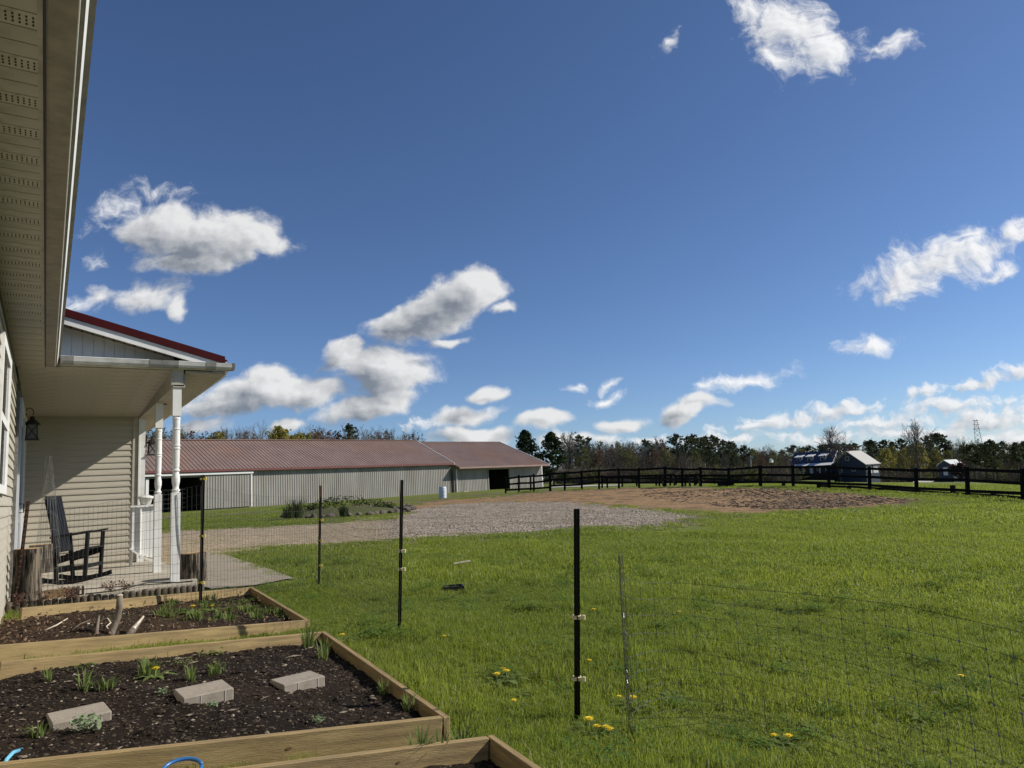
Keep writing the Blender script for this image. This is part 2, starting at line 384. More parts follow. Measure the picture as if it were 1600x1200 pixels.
def copy_tree(o, M, label=None, group=None):
    """copy of a thing, of its parts and of their sub-parts"""
    def rec(src, par):
        c = src.copy(); COL.objects.link(c)
        if par is not None: c.parent = par
        for ch in src.children: rec(ch, c)
        return c
    c = rec(o, None); c.matrix_basis = M
    if label: c['label'] = label
    if group: c['group'] = group
    return c
def aim(p, q, up=(0,0,1)):
    """matrix with local x from p to q"""
    p, q = Vector(p), Vector(q); x = (q-p).normalized(); y = Vector(up).cross(x).normalized(); z = x.cross(y)
    R = Matrix((x, y, z)).transposed().to_4x4(); R.translation = p; return R
def fbm(x, y, z=0.0, o=4):
    a = 0; w = .5; f = 1
    for _ in range(o):
        a += w*mnoise.noise((x*f, y*f, z*f)); w *= .5; f *= 2.03
    return a

# ------------------------------------------------------------------ terrain
GP = np.array([(3.04,4.03,-.03),(2.9,6.6,.19),(3.28,10.2,.26),(2.0,4.2,.10),(0,4,.34),(-.4,8,.42),(1.2,9.7,.36),(2.1,9.3,.24),(1.4,8.2,.30),(2.8,11.5,.33),(4.2,2,-.22),(2,1,0.0),(0,-1,.25),
 (-.4,13,.44),(5,8,.08),(6,3,-.25),(11.5,70,.40),(40.6,76,.55),(58,80,.55),(-15,65,.4),(36.1,14.4,-.46),(36.3,16.7,-.34),(40.3,21.2,-.25),(42.3,25,-.08),(40,26.4,.08),
 (39.5,28.4,.2),(41.4,32.3,.34),(37.8,40.6,.56),(33.4,48.2,.60),(10,30,.34),(15,32,.3),(29.5,56.7,.45),(12,18,.2),(18,14,-.06),(24,24,.06),(30,2,-.75),(-20,40,.5),(-20,0,.6),
 (221,95,-6.7),(164,202,-3.0),(120,60,-2.6),(130,110,-1.2),(190,195,-1.6),(100,180,.3),(60,200,.4),(-40,160,.5),(150,30,-3.8),(400,200,-10),(420,500,-6),(100,500,0),(-200,300,0),
 (300,0,-9),(-150,-150,0),(100,-120,-3),(0,-40,.2),(900,900,-8),(-900,900,0),(900,-900,-20),(-900,-900,0),(2500,300,-25),(300,2500,-4)], float)
def _U(r2): return np.where(r2 > 1e-9, r2*np.log(np.maximum(r2, 1e-12)), 0.0)*.5
_n = len(GP)
_K = _U(((GP[:, None, :2]-GP[None, :, :2])**2).sum(-1)) + np.eye(_n)*.02
_P = np.c_[np.ones(_n), GP[:, :2]]
_A = np.block([[_K, _P], [_P.T, np.zeros((3, 3))]])
_w = np.linalg.solve(_A, np.r_[GP[:, 2], 0, 0, 0])
def gz_arr(x, y):
    x = np.asarray(x, float).ravel(); y = np.asarray(y, float).ravel(); out = np.empty(len(x))
    for i in range(0, len(x), 20000):
        xs, ys = x[i:i+20000], y[i:i+20000]
        r2 = (xs[:, None]-GP[None, :, 0])**2+(ys[:, None]-GP[None, :, 1])**2
        out[i:i+20000] = _U(r2) @ _w[:_n] + _w[_n] + _w[_n+1]*xs + _w[_n+2]*ys
    return out
def gz(x, y): return float(gz_arr([x], [y])[0])
def onground(px, py):
    """where the line of sight through a picture point meets the terrain"""
    d = ray(px, py); t = 1.0
    for _ in range(60):
        p = EYE+d*t; h = p.z-gz(p.x, p.y)
        if h < .004 or t > 1500: break
        t += max(h/max(-d.z+.02, .02)*.6, .01)
    p = EYE+d*t; return Vector((p.x, p.y, gz(p.x, p.y)))

# picture outlines of the ground covers (used once, to find their places on the terrain)
Z_DIRT = [(555,797),(640,789),(700,781),(790,776),(900,766),(1000,763),(1120,763),(1230,766),(1330,772),(1440,782),(1400,791),(1300,797),(1200,800),(1120,803),(1040,797),(960,791),(880,786),(790,784),(700,790),(640,800),(590,804)]
Z_GRAVEL = [(575,824),(610,808),(660,793),(760,784),(880,785),(960,791),(1040,798),(1085,807),(1060,818),(990,824),(900,827),(800,835),(700,838),(620,845),(580,834)]
Z_DRIVE = [(150,842),(260,830),(400,824),(520,818),(590,808),(615,825),(600,838),(625,845),(560,850),(470,856),(380,862),(350,870),(330,882),(150,900)]
Z_WORN = [(225,806),(300,804),(430,799),(560,787),(690,775),(790,769),(1000,760),(1120,760),(1240,763),(1450,780),(1510,788),(1400,797),(1280,803),(1150,813),(1100,823),(1000,831),(900,835),(800,843),(620,853),(480,863),(400,867),(240,850)]
Z_PATH = [(278,872),(352,868),(458,905),(420,912),(330,918),(270,925)]
def inpoly(px, py, poly):
    ins = np.zeros(len(px), bool); n_ = len(poly)
    for i in range(n_):
        x0, y0 = poly[i]; x1, y1 = poly[(i+1) % n_]
        c = ((y0 > py) != (y1 > py)) & (px < (x1-x0)*(py-y0)/(y1-y0+1e-12)+x0)
        ins ^= c
    return ins
CR = np.array(CAMROT)
def proj_arr(x, y, z):
    P = np.c_[x, y, z]-np.array(EYE); c = P @ CR
    d = np.where(c[:, 2] < -.05, -c[:, 2], np.nan)
    return 800+c[:, 0]/d*FPX, 600-c[:, 1]/d*FPX
def vnoise(x, y, f, seed=0):
    return np.array([mnoise.noise((a*f+seed, b_*f-seed, seed*.37)) for a, b_ in zip(x, y)])
RINGS = np.r_[0.25, .45*np.exp(np.linspace(0, math.log(3200/.45), 235))]
azv = np.radians(np.r_[np.arange(-12, 80, .12), np.arange(80, 348, 5.0)])
NA = len(azv)
gx = (RINGS[:, None]*np.sin(azv)[None]).ravel(); gy = (RINGS[:, None]*np.cos(azv)[None]).ravel()
gzv = gz_arr(gx, gy)
near = (np.hypot(gx, gy) < 60)
rel = np.zeros(len(gx)); rel[near] = vnoise(gx[near], gy[near], .9, 3)*.018+vnoise(gx[near], gy[near], .25, 9)*.03
gzv = gzv+rel
NR = len(RINGS)
ii, jj = np.meshgrid(np.arange(NR-1), np.arange(NA), indexing='ij')
jn = (jj+1) % NA
quads = np.stack([ii*NA+jj, ii*NA+jn, (ii+1)*NA+jn, (ii+1)*NA+jj], -1).reshape(-1, 4)
cx_, cy_, cz_ = gx[quads].mean(1), gy[quads].mean(1), gzv[quads].mean(1)
fpx, fpy = proj_arr(cx_, cy_, cz_)
fr = np.hypot(cx_, cy_)
okf = np.isfinite(fpx) & (fr < 140) & (fr > 3)
jx = np.zeros(len(fpx)); jy = np.zeros(len(fpx))
idx = np.where(okf & (fpx > 60) & (fpx < 1540) & (fpy < 960))[0]
jx[idx] = vnoise(cx_[idx], cy_[idx], .9, 1)*14+vnoise(cx_[idx], cy_[idx], 3.1, 7)*8
jy[idx] = vnoise(cx_[idx], cy_[idx], .5, 5)*1.6+vnoise(cx_[idx], cy_[idx], 2.3, 2)*1.6
ZONE = np.zeros(len(fpx), int)
with np.errstate(invalid='ignore'):
    for k, poly, jw in ((5, Z_WORN, 1.6), (2, Z_DIRT, 1), (1, Z_GRAVEL, 1), (3, Z_DRIVE, .8)):
        ZONE[idx[inpoly(fpx[idx]+jx[idx]*jw, fpy[idx]+jy[idx]*jw, poly)]] = k
def sheet(name, faces, dz, material, kind='structure'):
    used, inv = np.unique(faces, return_inverse=True)
    me = bpy.data.meshes.new(name)
    me.from_pydata(np.c_[gx[used], gy[used], gzv[used]+dz].tolist(), [], inv.reshape(-1, 4)[:, ::-1].tolist())
    me.polygons.foreach_set('use_smooth', [True]*len(me.polygons)); me.materials.append(material); me.update()
    o = bpy.data.objects.new(name, me); COL.objects.link(o); o['kind'] = kind; return o
def groundmat(name, cols, scales, bump, bdist, vor=0, gcol=None, gfac=.5, gscale=.6, rough=.95):
    """several noise scales between tones (first to last), pebble cells, and patches of another cover"""
    M = bpy.data.materials.new(name); M.use_nodes = True; t = M.node_tree; t.nodes.clear(); b = NB(t)
    p = b.n('ShaderNodeBsdfPrincipled'); out = b.n('ShaderNodeOutputMaterial'); g = b.n('ShaderNodeNewGeometry'); P = g.outputs['Position']
    c = c4(cols[0])
    for cc, sc in zip(cols[1:], scales):
        nz = b.noise(P, sc, 6, .65); c = b.mix(b.rng(nz.outputs['Fac'], .40, .62, 0, 1), c, c4(cc))
    h = b.noise(P, scales[-1]*1.7, 5, .65).outputs['Fac']
    if vor:
        vo = b.n('ShaderNodeTexVoronoi'); b.put(vo.inputs['Vector'], P); vo.inputs['Scale'].default_value = vor
        sp = b.n('ShaderNodeSeparateColor'); b.put(sp.inputs[0], vo.outputs['Color'])
        c = b.mix(1.0, c, b.mix(sp.outputs[0], (.40,.38,.36,1), (1.6,1.57,1.53,1)), 'MULTIPLY')
        h = b.m('SUBTRACT', h, vo.outputs['Distance'])
    if gcol:
        nz = b.noise(P, gscale, 7, .68); c = b.mix(b.rng(nz.outputs['Fac'], .5, .6, 0, gfac), c, c4(gcol))
    b.put(p.inputs['Base Color'], c); p.inputs['Roughness'].default_value = rough; p.inputs['Specular IOR Level'].default_value = .15
    bp = b.n('ShaderNodeBump'); bp.inputs['Strength'].default_value = bump; bp.inputs['Distance'].default_value = bdist
    b.put(bp.inputs['Height'], h); t.links.new(bp.outputs[0], p.inputs['Normal']); t.links.new(p.outputs[0], out.inputs[0])
    return M
M_LAWN = groundmat('lawn turf', [(.13,.165,.026), (.17,.19,.032), (.10,.115,.026)], [.22, 2.5], .8, .06)
M_GRAVEL = groundmat('pale gravel', [(.30,.245,.18), (.215,.17,.125), (.39,.33,.265)], [.35, 5], 1.0, .05, vor=14, gcol=(.16,.135,.085), gfac=.55, gscale=.5)
M_DIRT = groundmat('orange clay', [(.27,.168,.082), (.205,.128,.063), (.315,.20,.10)], [.25, 2.0], 1.0, .12, gcol=(.11,.075,.043), gfac=.75, gscale=.8)
M_DRIVE = groundmat('tan dirt drive', [(.31,.25,.17), (.265,.21,.14), (.35,.285,.20)], [.4, 3.5], .7, .03, vor=22, gcol=(.22,.19,.11), gfac=.5, gscale=.7)
M_PATH = groundmat('worn concrete walk', [(.27,.23,.175), (.22,.19,.14), (.30,.26,.20)], [1.2, 8], .4, .01)
M_WORN = groundmat('worn patchy ground', [(.125,.13,.036), (.19,.145,.075), (.085,.10,.026)], [.9, 4.5], 1.0, .06, gcol=(.19,.155,.095), gfac=.8, gscale=.35)
ground = sheet('ground', quads, 0.0, M_LAWN)
sheet('worn_ground', quads[ZONE == 5], .008, M_WORN)
sheet('gravel_yard', quads[ZONE == 1], .012, M_GRAVEL)
sheet('dirt_track', quads[ZONE == 2], .012, M_DIRT)
sheet('driveway', quads[ZONE == 3], .012, M_DRIVE)
def zone_at(x, y):
    """ground cover under points (arrays)"""
    z = gz_arr(x, y); px, py = proj_arr(x, y, z)
    r = np.zeros(len(px), int); ok = np.isfinite(px) & (np.hypot(x, y) < 140)
    i = np.where(ok)[0]
    for k, poly in ((5, Z_WORN), (2, Z_DIRT), (1, Z_GRAVEL), (3, Z_DRIVE), (4, Z_PATH)):
        r[i[inpoly(px[i]+nrs.normal(0, 6, len(i)), py[i]+nrs.normal(0, 1.2, len(i)), poly)]] = k
    return r

# ------------------------------------------------------------------ house with porch
WX, PY, EY, FZ, CZ = -.33, 10.13, 14.3, .52, 3.13      # wall plane, porch front, end wall, porch floor, ceiling
house = thing('house', 'beige vinyl sided house with a covered porch and a dark red metal porch roof', 'house', (WX, 8, .4))
def hpart(mb, name, m, parent=None, **k): return mb.build(name, m, parent or house, **k)
# long wall: lapped siding boards
wall = hpart(MB().box(-.62, .6, -.1, WX-.03, EY, 3.3), 'wall', M_SIDING)
def siding_mesh(L, h):
    mb = MB(); mb.extrude([(0, 0), (-.021, .0), (-.021, .014), (-.004, h+.008), (0, h+.008)], 'x', 0, L); return mb.mesh('siding_board', M_SIDING)
SH = .106
me = siding_mesh(EY-.6, SH)
for k in range(28):
    piece('siding_board', me, T(WX-.022, EY, .22+k*SH) @ RZ(-math.pi/2) @ S(1, -1, 1), wall)
# end wall of the porch, facing the garden
ew = hpart(MB().box(WX-.02, EY, FZ-.1, 1.44, EY+.12, CZ+.1), 'end_wall', M_SIDING)
me2 = siding_mesh(1.36-WX-.01, SH)
for k in range(25):
    piece('siding_board', me2, T(WX, EY-.001, FZ+.05+k*SH), ew)
hpart(MB().box(1.36, EY-.055, FZ, 1.385, EY-.002, CZ).box(1.385, EY-.045, FZ, 1.47, EY+.10, CZ), 'corner_post', M_WHITE)
hpart(MB().box(1.27, EY-.03, FZ+.02, 1.357, EY-.022, CZ-.06), 'corner_trim', M_SIDING)
# wing behind the porch
hpart(MB().box(-.6, EY+.13, .1, 1.44, 24, 3.0), 'wing_wall', M_SIDING)
# window on the long wall
win = hpart(MB().box(WX-.01, 6.85, 1.70, WX+.018, 6.95, 2.98).box(WX-.01, 8.16, 1.70, WX+.020, 8.27, 2.98).box(WX-.01, 6.95, 2.89, WX+.018, 8.16, 2.98)
            .box(WX-.01, 6.95, 1.70, WX+.024, 8.16, 1.77), 'window', M_WHITE)
hpart(MB().box(WX-.005, 6.95, 2.29, WX+.014, 8.16, 2.36).box(WX-.005, 8.09, 1.77, WX+.010, 8.16, 2.89).box(WX-.005, 6.95, 1.77, WX+.010, 7.02, 2.89), 'sash', M_WHITE, win)
for z0, z1 in ((1.77, 2.29), (2.36, 2.89)):
    hpart(MB().box(WX-.004, 7.02, z0, WX+.004, 8.09, z1), 'pane', M_GLASS, win)
# door casing and storm door under the porch
hpart(MB().box(WX-.01, 10.52, .30, WX+.03, 10.60, 3.1), 'corner_channel', mat('grey corner channel', (.20,.19,.17), (.10,.095,.085), scale=30, rough=.7))
dr = hpart(MB().box(WX, 10.80, FZ, WX+.05, 10.94, 2.95).box(WX, 12.30, FZ, WX+.05, 12.42, 2.95).box(WX, 10.94, 2.83, WX+.05, 12.30, 2.95), 'door_frame', M_DOOR)
dd = hpart(MB().box(WX, 10.96, FZ+.03, WX+.03, 12.28, 2.82), 'storm_door', M_DOOR, dr)
hpart(MB().box(WX+.03, 11.12, 1.35, WX+.036, 12.12, 2.66), 'door_glass', M_GLASS, dr)
hpart(MB().tube([(WX+.03, 12.16, 1.5), (WX+.075, 12.16, 1.5), (WX+.075, 12.16, 1.62), (WX+.03, 12.16, 1.62)], .008, 6), 'handle', M_BLACK, dr)
hpart(MB().box(WX, 12.9, FZ, WX+.045, 13.0, 2.95).box(WX, 13.55, FZ, WX+.045, 13.66, 2.95).box(WX, 13.0, 2.85, WX+.045, 13.55, 2.95), 'side_window_trim', M_WHITE)
hpart(MB().box(WX, 13.0, FZ+.2, WX+.02, 13.55, 2.85), 'side_pane', M_GLASS)
# eaves: soffit panels, fascia, gutter
SZ = 3.24
sof = hpart(MB().box(-.66, .3, SZ+.02, -.07, PY-.02, SZ+.05), 'soffit', M_SOFFIT)
sof_w = (-.075-(WX-.02))
def panel_mesh(vent):
    mb = MB(); L = .300
    w3 = L/3
    for k in range(3):
        y0, y1 = k*w3+.006, (k+1)*w3
        v = vent and k == 1
        mb.box(0, y0, .004, sof_w, y1, .019, 1 if v else 0)
        if v:
            n_ = 13
            for i in range(n_):
                for r in range(3):
                    xx = .012+(i+.2)*(sof_w-.02)/n_; yy = y0+.02+r*.022
                    mb.box(xx, yy, .0028, xx+.006, yy+.012, .0045, 2)
    mb.box(0, -.001, .012, sof_w, L, .0205, 0)
    return mb.mesh('soffit_panel', [M_SOFFIT, M_VENT, M_HOLE])
pm = panel_mesh(True)
y = .5
while y < PY-.1:
    piece('soffit_panel', pm, T(WX-.01, y, SZ-.004), sof); y += .3005
hpart(MB().box(-.075, .3, SZ-.002, -.058, PY-.1, SZ+.012), 'soffit_channel', M_SOFFIT)
hpart(MB().box(-.056, .3, SZ-.016, -.050, PY-.03, SZ+.20), 'fascia_board', mat('dark fascia edge', (.06,.05,.042), rough=.8))
gut = [(.048, 3.238), (.0645, 3.248), (.0765, 3.325), (.099, 3.338), (.101, 3.40), (.094, 3.40), (.094, 3.346), (.071, 3.334), (.058, 3.256), (.048, 3.246)]
gutter = MB().extrude([(x, z) for x, z in gut], 'y', .3, PY-.06)
for i in (0, 2, 3, 5): gutter.mi[i] = 1  # cove and lip faces take the dark metal: their shade put into the colour
go = hpart(gutter, 'gutter', [M_WHITE, M_FASCIA])
hpart(MB().box(-.046, .3, 3.234, .043, PY-.062, 3.246), 'gutter_bottom', M_FASCIA, go)
hpart(MB().tube([(.0455, .3, 3.236), (.0455, PY-.06, 3.236)], .003, 6), 'gutter_seam', M_WHITE, go)
hpart(MB().box(-.05, PY-.06, 3.232, .10, PY-.052, 3.40), 'gutter_end_cap', M_FASCIA, go)
# main roof above the eave
hpart(MB().extrude([(.05, 3.41), (.05, 3.45), (-4.5, 5.0), (-4.5, 4.96)], 'y', .2, PY-.2), 'main_roof', M_REDROOF)
# porch ceiling
def cz(y): return 3.255-(y-PY)*.045
pc = hpart(MB().box(WX-.02, PY+.02, 3.285, 1.40, EY+.12, 3.30), 'porch_ceiling', M_SOFFIT)
mb = MB()
for k in range(3): mb.box(0, k*.1+.004, .0, 1.36-WX, k*.1+.1, .02)
mb.box(0, 0, .012, 1.36-WX, .3, .022)
pcm = mb.mesh('ceiling_panel', M_SOFFIT)
for k in range(14):
    yy = PY+.03+k*.3
    piece('ceiling_panel', pcm, T(WX, yy, cz(yy)) @ Matrix.Rotation(-.045, 4, 'X') @ (S(1, min(1, (EY-.02-yy)/.3), 1)), pc)
hpart(MB().bar((WX+.015, PY+.03, cz(PY)-.012), (WX+.015, EY-.02, cz(EY)-.012), .03, .022), 'ceiling_molding', M_SOFFIT)
hpart(MB().box(1.358, PY-.01, 3.03, 1.372, EY+4, 3.26).box(1.488, PY-.01, 3.03, 1.50, EY+4, 3.20).box(1.372, PY-.01, 3.03, 1.488, EY+4, 3.044), 'porch_beam', M_SOFFIT)
os_ = hpart(MB().box(1.50, PY-.02, 3.235, 2.00, EY+6, 3.25), 'outer_soffit', M_SOFFIT)
mb = MB()
for k in range(3): mb.box(0, k*.1+.004, 0, .49, k*.1+.1, .012)
ocm = mb.mesh('soffit_panel', M_SOFFIT)
for k in range(22): piece('soffit_panel', ocm, T(1.505, PY-.02+k*.3, 3.222), os_)
hpart(MB().box(1.995, PY-.04, 3.20, 2.015, EY+6, 3.40), 'porch_fascia', M_WHITE)
hpart(MB().extrude([(2.018, 3.28), (2.07, 3.28), (2.085, 3.30), (2.10, 3.37), (2.09, 3.37), (2.07, 3.31), (2.018, 3.295)], 'y', PY-.06, EY+6), 'side_gutter', M_GUTTER)
# porch roof, rake and gable wall
RL = (.29)                                     # rise of the roof line per metre
def rz(x): return 3.425+(1.985-x)*.2735
pr = hpart(MB().extrude([(2.02, rz(2.02)), (-1.2, rz(-1.2)), (-1.2, rz(-1.2)-.02), (2.02, rz(2.02)-.02)], 'y', PY-.05, EY+8), 'porch_roof', M_REDROOF)
mb = MB()
for k in range(int((EY+8-PY)/.3)): mb.extrude([(2.02, rz(2.02)+.001), (-1.2, rz(-1.2)+.001), (-1.2, rz(-1.2)+.02), (2.02, rz(2.02)+.02)], 'y', PY+.25+k*.3, PY+.28+k*.3)
hpart(mb, 'roof_rib', M_REDROOF, pr)
hpart(MB().extrude([(1.985, rz(1.985)+.03), (-.2, rz(-.2)+.03), (-.2, rz(-.2)-.065), (1.985, rz(1.985)-.065)], 'y', PY-.085, PY-.052), 'rake_flashing', M_REDROOF)
hpart(MB().extrude([(1.93, rz(1.93)-.068), (-.2, rz(-.2)-.068), (-.2, rz(-.2)-.165), (1.55, rz(1.55)-.165), (1.60, 3.37), (1.93, 3.37)], 'y', PY-.062, PY-.03), 'rake_board', M_WHITE)
GY = PY+.24                                    # the gable wall stands back under the rake
gb = hpart(MB().extrude([(-.1, 3.30), (1.42, 3.30), (1.42, rz(1.42)-.08), (-.1, rz(-.1)-.08)], 'y', GY+.03, GY+.06), 'gable_wall', M_GABLE)
for k in range(12):
    x0 = -.02+k*.119; x1 = x0+.115
    hpart(MB().extrude([(x0, 3.33), (x1, 3.33), (x1, rz(x1)-.125), (x0, rz(x0)-.125)], 'y', GY+.012, GY+.029), 'gable_board', M_GABLE, gb)
    xm = x0+.1
    hpart(MB().box(xm, GY-.03, rz(xm)-.135, xm+.012, GY-.012, rz(xm)-.108), 'rake_clip', M_HOLE, gb)
hpart(MB().extrude([(1.42, rz(1.42)-.105), (-.1, rz(-.1)-.105), (-.1, rz(-.1)-.137), (1.42, rz(1.42)-.137)], 'y', GY-.012, GY+.010), 'gable_trim', M_SOFFIT, gb)
hpart(MB().box(1.40, GY-.02, 3.33, 1.445, GY+.03, rz(1.42)-.09), 'gable_end', M_HOLE, gb)
pg = hpart(MB().extrude([(PY-.05, 3.275), (PY-.135, 3.275), (PY-.15, 3.30), (PY-.16, 3.352), (PY-.148, 3.352), (PY-.135, 3.31), (PY-.05, 3.29)], 'x', .10, 2.06), 'porch_gutter', M_GUTTER)
hpart(MB().box(.10, PY-.048, 3.262, 2.05, PY-.01, 3.36), 'pent_board', M_GUTTER, pg)
for x0, x1 in ((.105, .235), (1.06, 1.20), (1.205, 1.40), (1.735, 1.86)):
    hpart(MB().extrude([(PY-.05, 3.271), (PY-.139, 3.271), (PY-.154, 3.30), (PY-.165, 3.356), (PY-.150, 3.356), (PY-.05, 3.352)], 'x', x0, x1), 'gutter_sleeve', M_SLEEVE, pg)
hpart(MB().extrude([(PY-.165, 3.355), (PY-.03, 3.355), (PY-.01, 3.27), (PY-.135, 3.272)], 'x', 2.061, 2.10), 'gutter_corner', M_SLEEVE, pg)
hpart(MB().tube([(.10, PY-.156, 3.354), (1.06, PY-.156, 3.352)], .006, 6).tube([(1.40, PY-.156, 3.352), (1.735, PY-.156, 3.352)], .006, 6), 'gutter_lip', M_WHITE, pg)
# turned posts
prof = [(.040,0),(.040,.02),(.052,.03),(.052,.05),(.038,.065),(.036,.10),(.048,.17),(.050,.24),(.040,.31),(.037,.34),(.050,.352),(.050,.372),(.037,.385),(.042,.42),(.045,.60),
        (.045,.70),(.052,.708),(.052,.722),(.045,.73),(.045,.748),(.052,.756),(.052,.77),(.046,.78),(.046,1.02),(.052,1.028),(.052,1.04),(.044,1.05),(.046,1.18),(.050,1.19),(.050,1.215),(.042,1.225),(.042,1.25)]
def porch_post(yc):
    x = 1.41
    p = hpart(MB().box(x-.052, yc-.052, FZ, x+.052, yc+.052, 1.66).lathe([(r, 1.655+z*.80) for r, z in prof], 16, (x, yc, 0)).box(x-.052, yc-.052, 2.655, x+.052, yc+.052, 3.03), 'porch_post', M_WHITE)
    return p
front_post = porch_post(10.19); porch_post(11.95)
hpart(MB().box(1.335, PY-.02, 3.06, 1.480, PY+.10, 3.262), 'post_bracket', M_SOFFIT, front_post)
hpart(MB().box(1.37, 11.94, 3.018, 1.52, 11.99, 3.029), 'shim', M_HOLE)
hpart(MB().tube([(1.412, 10.132, 1.63), (1.425, 10.128, 1.52), (1.435, 10.130, 1.2), (1.452, 10.130, 1.0), (1.466, 10.14, .8)], .005, 5), 'cable', mat('grey cable', (.22,.22,.23), rough=.6), front_post)
# porch slab
slab = MB().extrude([(WX+.0, PY-.28), (1.62, PY-.24), (1.70, PY+.2), (1.70, EY), (WX+.0, EY)], 'z', FZ-.22, FZ)
so_ = slab.build('porch_floor', M_CONC, house); 
# log roll edging in front of the slab
edg = thing('log_edging', 'low edging of short upright half logs along the front of the porch slab', 'edging', (.6, PY-.34, .4))
L0 = Vector((WX+.03, PY-.42, .455)); L1 = Vector((1.66, PY-.33, .40))
em = MB().lathe([(.034, -.16), (.036, .085), (.030, .10), (.010, .106)], 8).mesh('edging_log', mat('weathered edging log', (.125,.10,.072), (.065,.05,.037), scale=14, stretch=(1,1,.25), rough=.95, bump=.6), True)
for k in range(29):
    p = L0.lerp(L1, k/28)
    piece('edging_log', em, T(p.x, p.y, p.z+rnd.uniform(-.012, .012)) @ RZ(rnd.random()*6) @ S(rnd.uniform(.9, 1.08)), edg)

# ------------------------------------------------------------------ wall lanterns
def lantern(base, wall_dir, label, s=1.0):
    """base: point on the wall, wall_dir: unit vector away from it"""
    L = thing('wall_lantern', label, 'lantern', base, group='lanterns on the house walls')
    d = Vector(wall_dir); u = Vector((0, 0, 1)); w = u.cross(d)
    b0 = Vector(base)
    def P(a, z, t=0): return b0+d*(a*s)+u*(z*s)+w*(t*s)
    mb = MB(); mb.bar(P(.0, .02), P(.022, .02), .10*s, .22*s, up=u); mb.build('wall_plate', M_BLACK, L)
    pts = [P(.02, .06), P(.05, .13)]+[P(.085-.065*math.cos(t)*.8, .15+.07*math.sin(t)) for t in np.linspace(.2, math.pi+.5, 9)]
    MB().tube(pts, .0075*s, 6).build('scroll_arm', M_BLACK, L)
    MB().tube([P(.02, -.02), P(.08, -.03), P(.14, .03)], .007*s, 6).build('brace', M_BLACK, L)
    c = P(.125, 0)
    MB().lathe([(.012*s, .10*s), (.03*s, .085*s), (.035*s, .05*s), (.06*s, .03*s), (.105*s, -.012*s), (.105*s, -.03*s), (.02*s, -.03*s)], 10, c).build('lantern_cap', M_BLACK, L)
    cg = MB(); z1, z0 = -.03*s, -.235*s; r1, r0 = .075*s, .085*s
    for k in range(4):
        t = math.pi/4+k*math.pi/2
        cg.tube([c+d*(r1*math.cos(t)*1.2)+w*(r1*math.sin(t)*1.2)+u*z1, c+d*(r0*math.cos(t)*1.2)+w*(r0*math.sin(t)*1.2)+u*z0], .007*s, 5)
        t2 = t+math.pi/2
        def q(tt, z, r): return c+d*(r*math.cos(tt)*1.2)+w*(r*math.sin(tt)*1.2)+u*z
        cg.tube([q(t, z1, r1), q(t2, z0, r0)], .005*s, 4); cg.tube([q(t2, z1, r1), q(t, z0, r0)], .005*s, 4)
    cg.build('cage', M_BLACK, L)
    MB().bar(c+u*(z0-.004*s), c+u*(z0-.022*s), .19*s, .19*s, up=d).build('lantern_base', M_BLACK, L)
    g = MB(); 
    for k in range(4):
        t = k*math.pi/2; dd_ = d*math.cos(t)+w*math.sin(t); ww = d*(-math.sin(t))+w*math.cos(t)
        m0 = c+dd_*(r1*.80); m1 = c+dd_*(r0*.80)
        g.add([m0-ww*(r1*.74)+u*z1, m0+ww*(r1*.74)+u*z1, m1+ww*(r0*.74)+u*z0, m1-ww*(r0*.74)+u*z0], [(0, 1, 2, 3)])
    g.build('glass', M_FROST, L)
    return L
pl = atY(44, 668, 11.3)
lantern((WX+.005, 12.62, 2.80), (1, 0, 0), 'black iron lantern on the wall beside the porch door', 1.0)
lantern((1.471, EY-.0, 2.62), (1, 0, 0), 'lantern with pale glass on the outer side of the porch corner post', .95)

# ------------------------------------------------------------------ rocking chair
def rocking_chair(M):
    t = thing('rocking_chair', 'black wooden rocking chair on the porch in front of the end wall', 'rocking chair', M=M)
    def part(mb, name): 
        o = mb.build(name, M_CHAIR); o.parent = t; return o
    W2 = .30
    for sgn in (-1, 1):          # local x forward, y sideways
        pts = []
        for k in range(13):
            a = -.46+k*.92/12; pts.append((a*1.0, sgn*W2, .03+.24*(a+.04)**2))
        mb = MB()
        for p, q in zip(pts[:-1], pts[1:]): mb.bar(p, q, .038, .06)
        part(mb, 'rocker')
        part(MB().bar((.26, sgn*W2, .06), (.29, sgn*W2, .66), .045, .06, up=(1, 0, 0)), 'front_leg')
        part(MB().bar((-.22, sgn*(W2-.005), .06), (-.30, sgn*(W2-.005), .66), .045, .06, up=(1, 0, 0)), 'rear_leg')
        part(MB().bar((-.33, sgn*(W2+.01), .625), (.36, sgn*(W2+.01), .685), .10, .024), 'armrest')
        part(MB().bar((-.24, sgn*W2, .30), (.28, sgn*W2, .41), .03, .075), 'seat_rail')
        part(MB().bar((-.22, sgn*W2, .17), (.27, sgn*W2, .21), .025, .04), 'stretcher')
        part(MB().bar((-.21, sgn*.245, .30), (-.47, sgn*.245, 1.16), .05, .04, up=(1, 0, 0)), 'back_upright')
    for k in range(7):
        f = k/6; part(MB().bar((-.22+f*.50, -W2+.02, .352+f*.105), (-.22+f*.50, W2-.02, .352+f*.105), .066, .02), 'seat_slat')
    for k in range(5):
        yy = -.176+k*.088; part(MB().bar((-.235, yy, .42), (-.455, yy, 1.145), .068, .016, up=(1, 0, 0)), 'back_slat')
    part(MB().bar((-.462, -.27, 1.14), (-.462, .27, 1.14), .03, .085), 'top_rail')
    part(MB().bar((-.25, -.25, .47), (-.25, .25, .47), .03, .06), 'bottom_rail')
    part(MB().bar((.275, -W2, .22), (.275, W2, .22), .03, .05), 'front_stretcher')
    part(MB().bar((-.23, -W2, .20), (-.23, W2, .20), .03, .05), 'rear_stretcher')
    return t
CHX, CHY = .40, 11.7
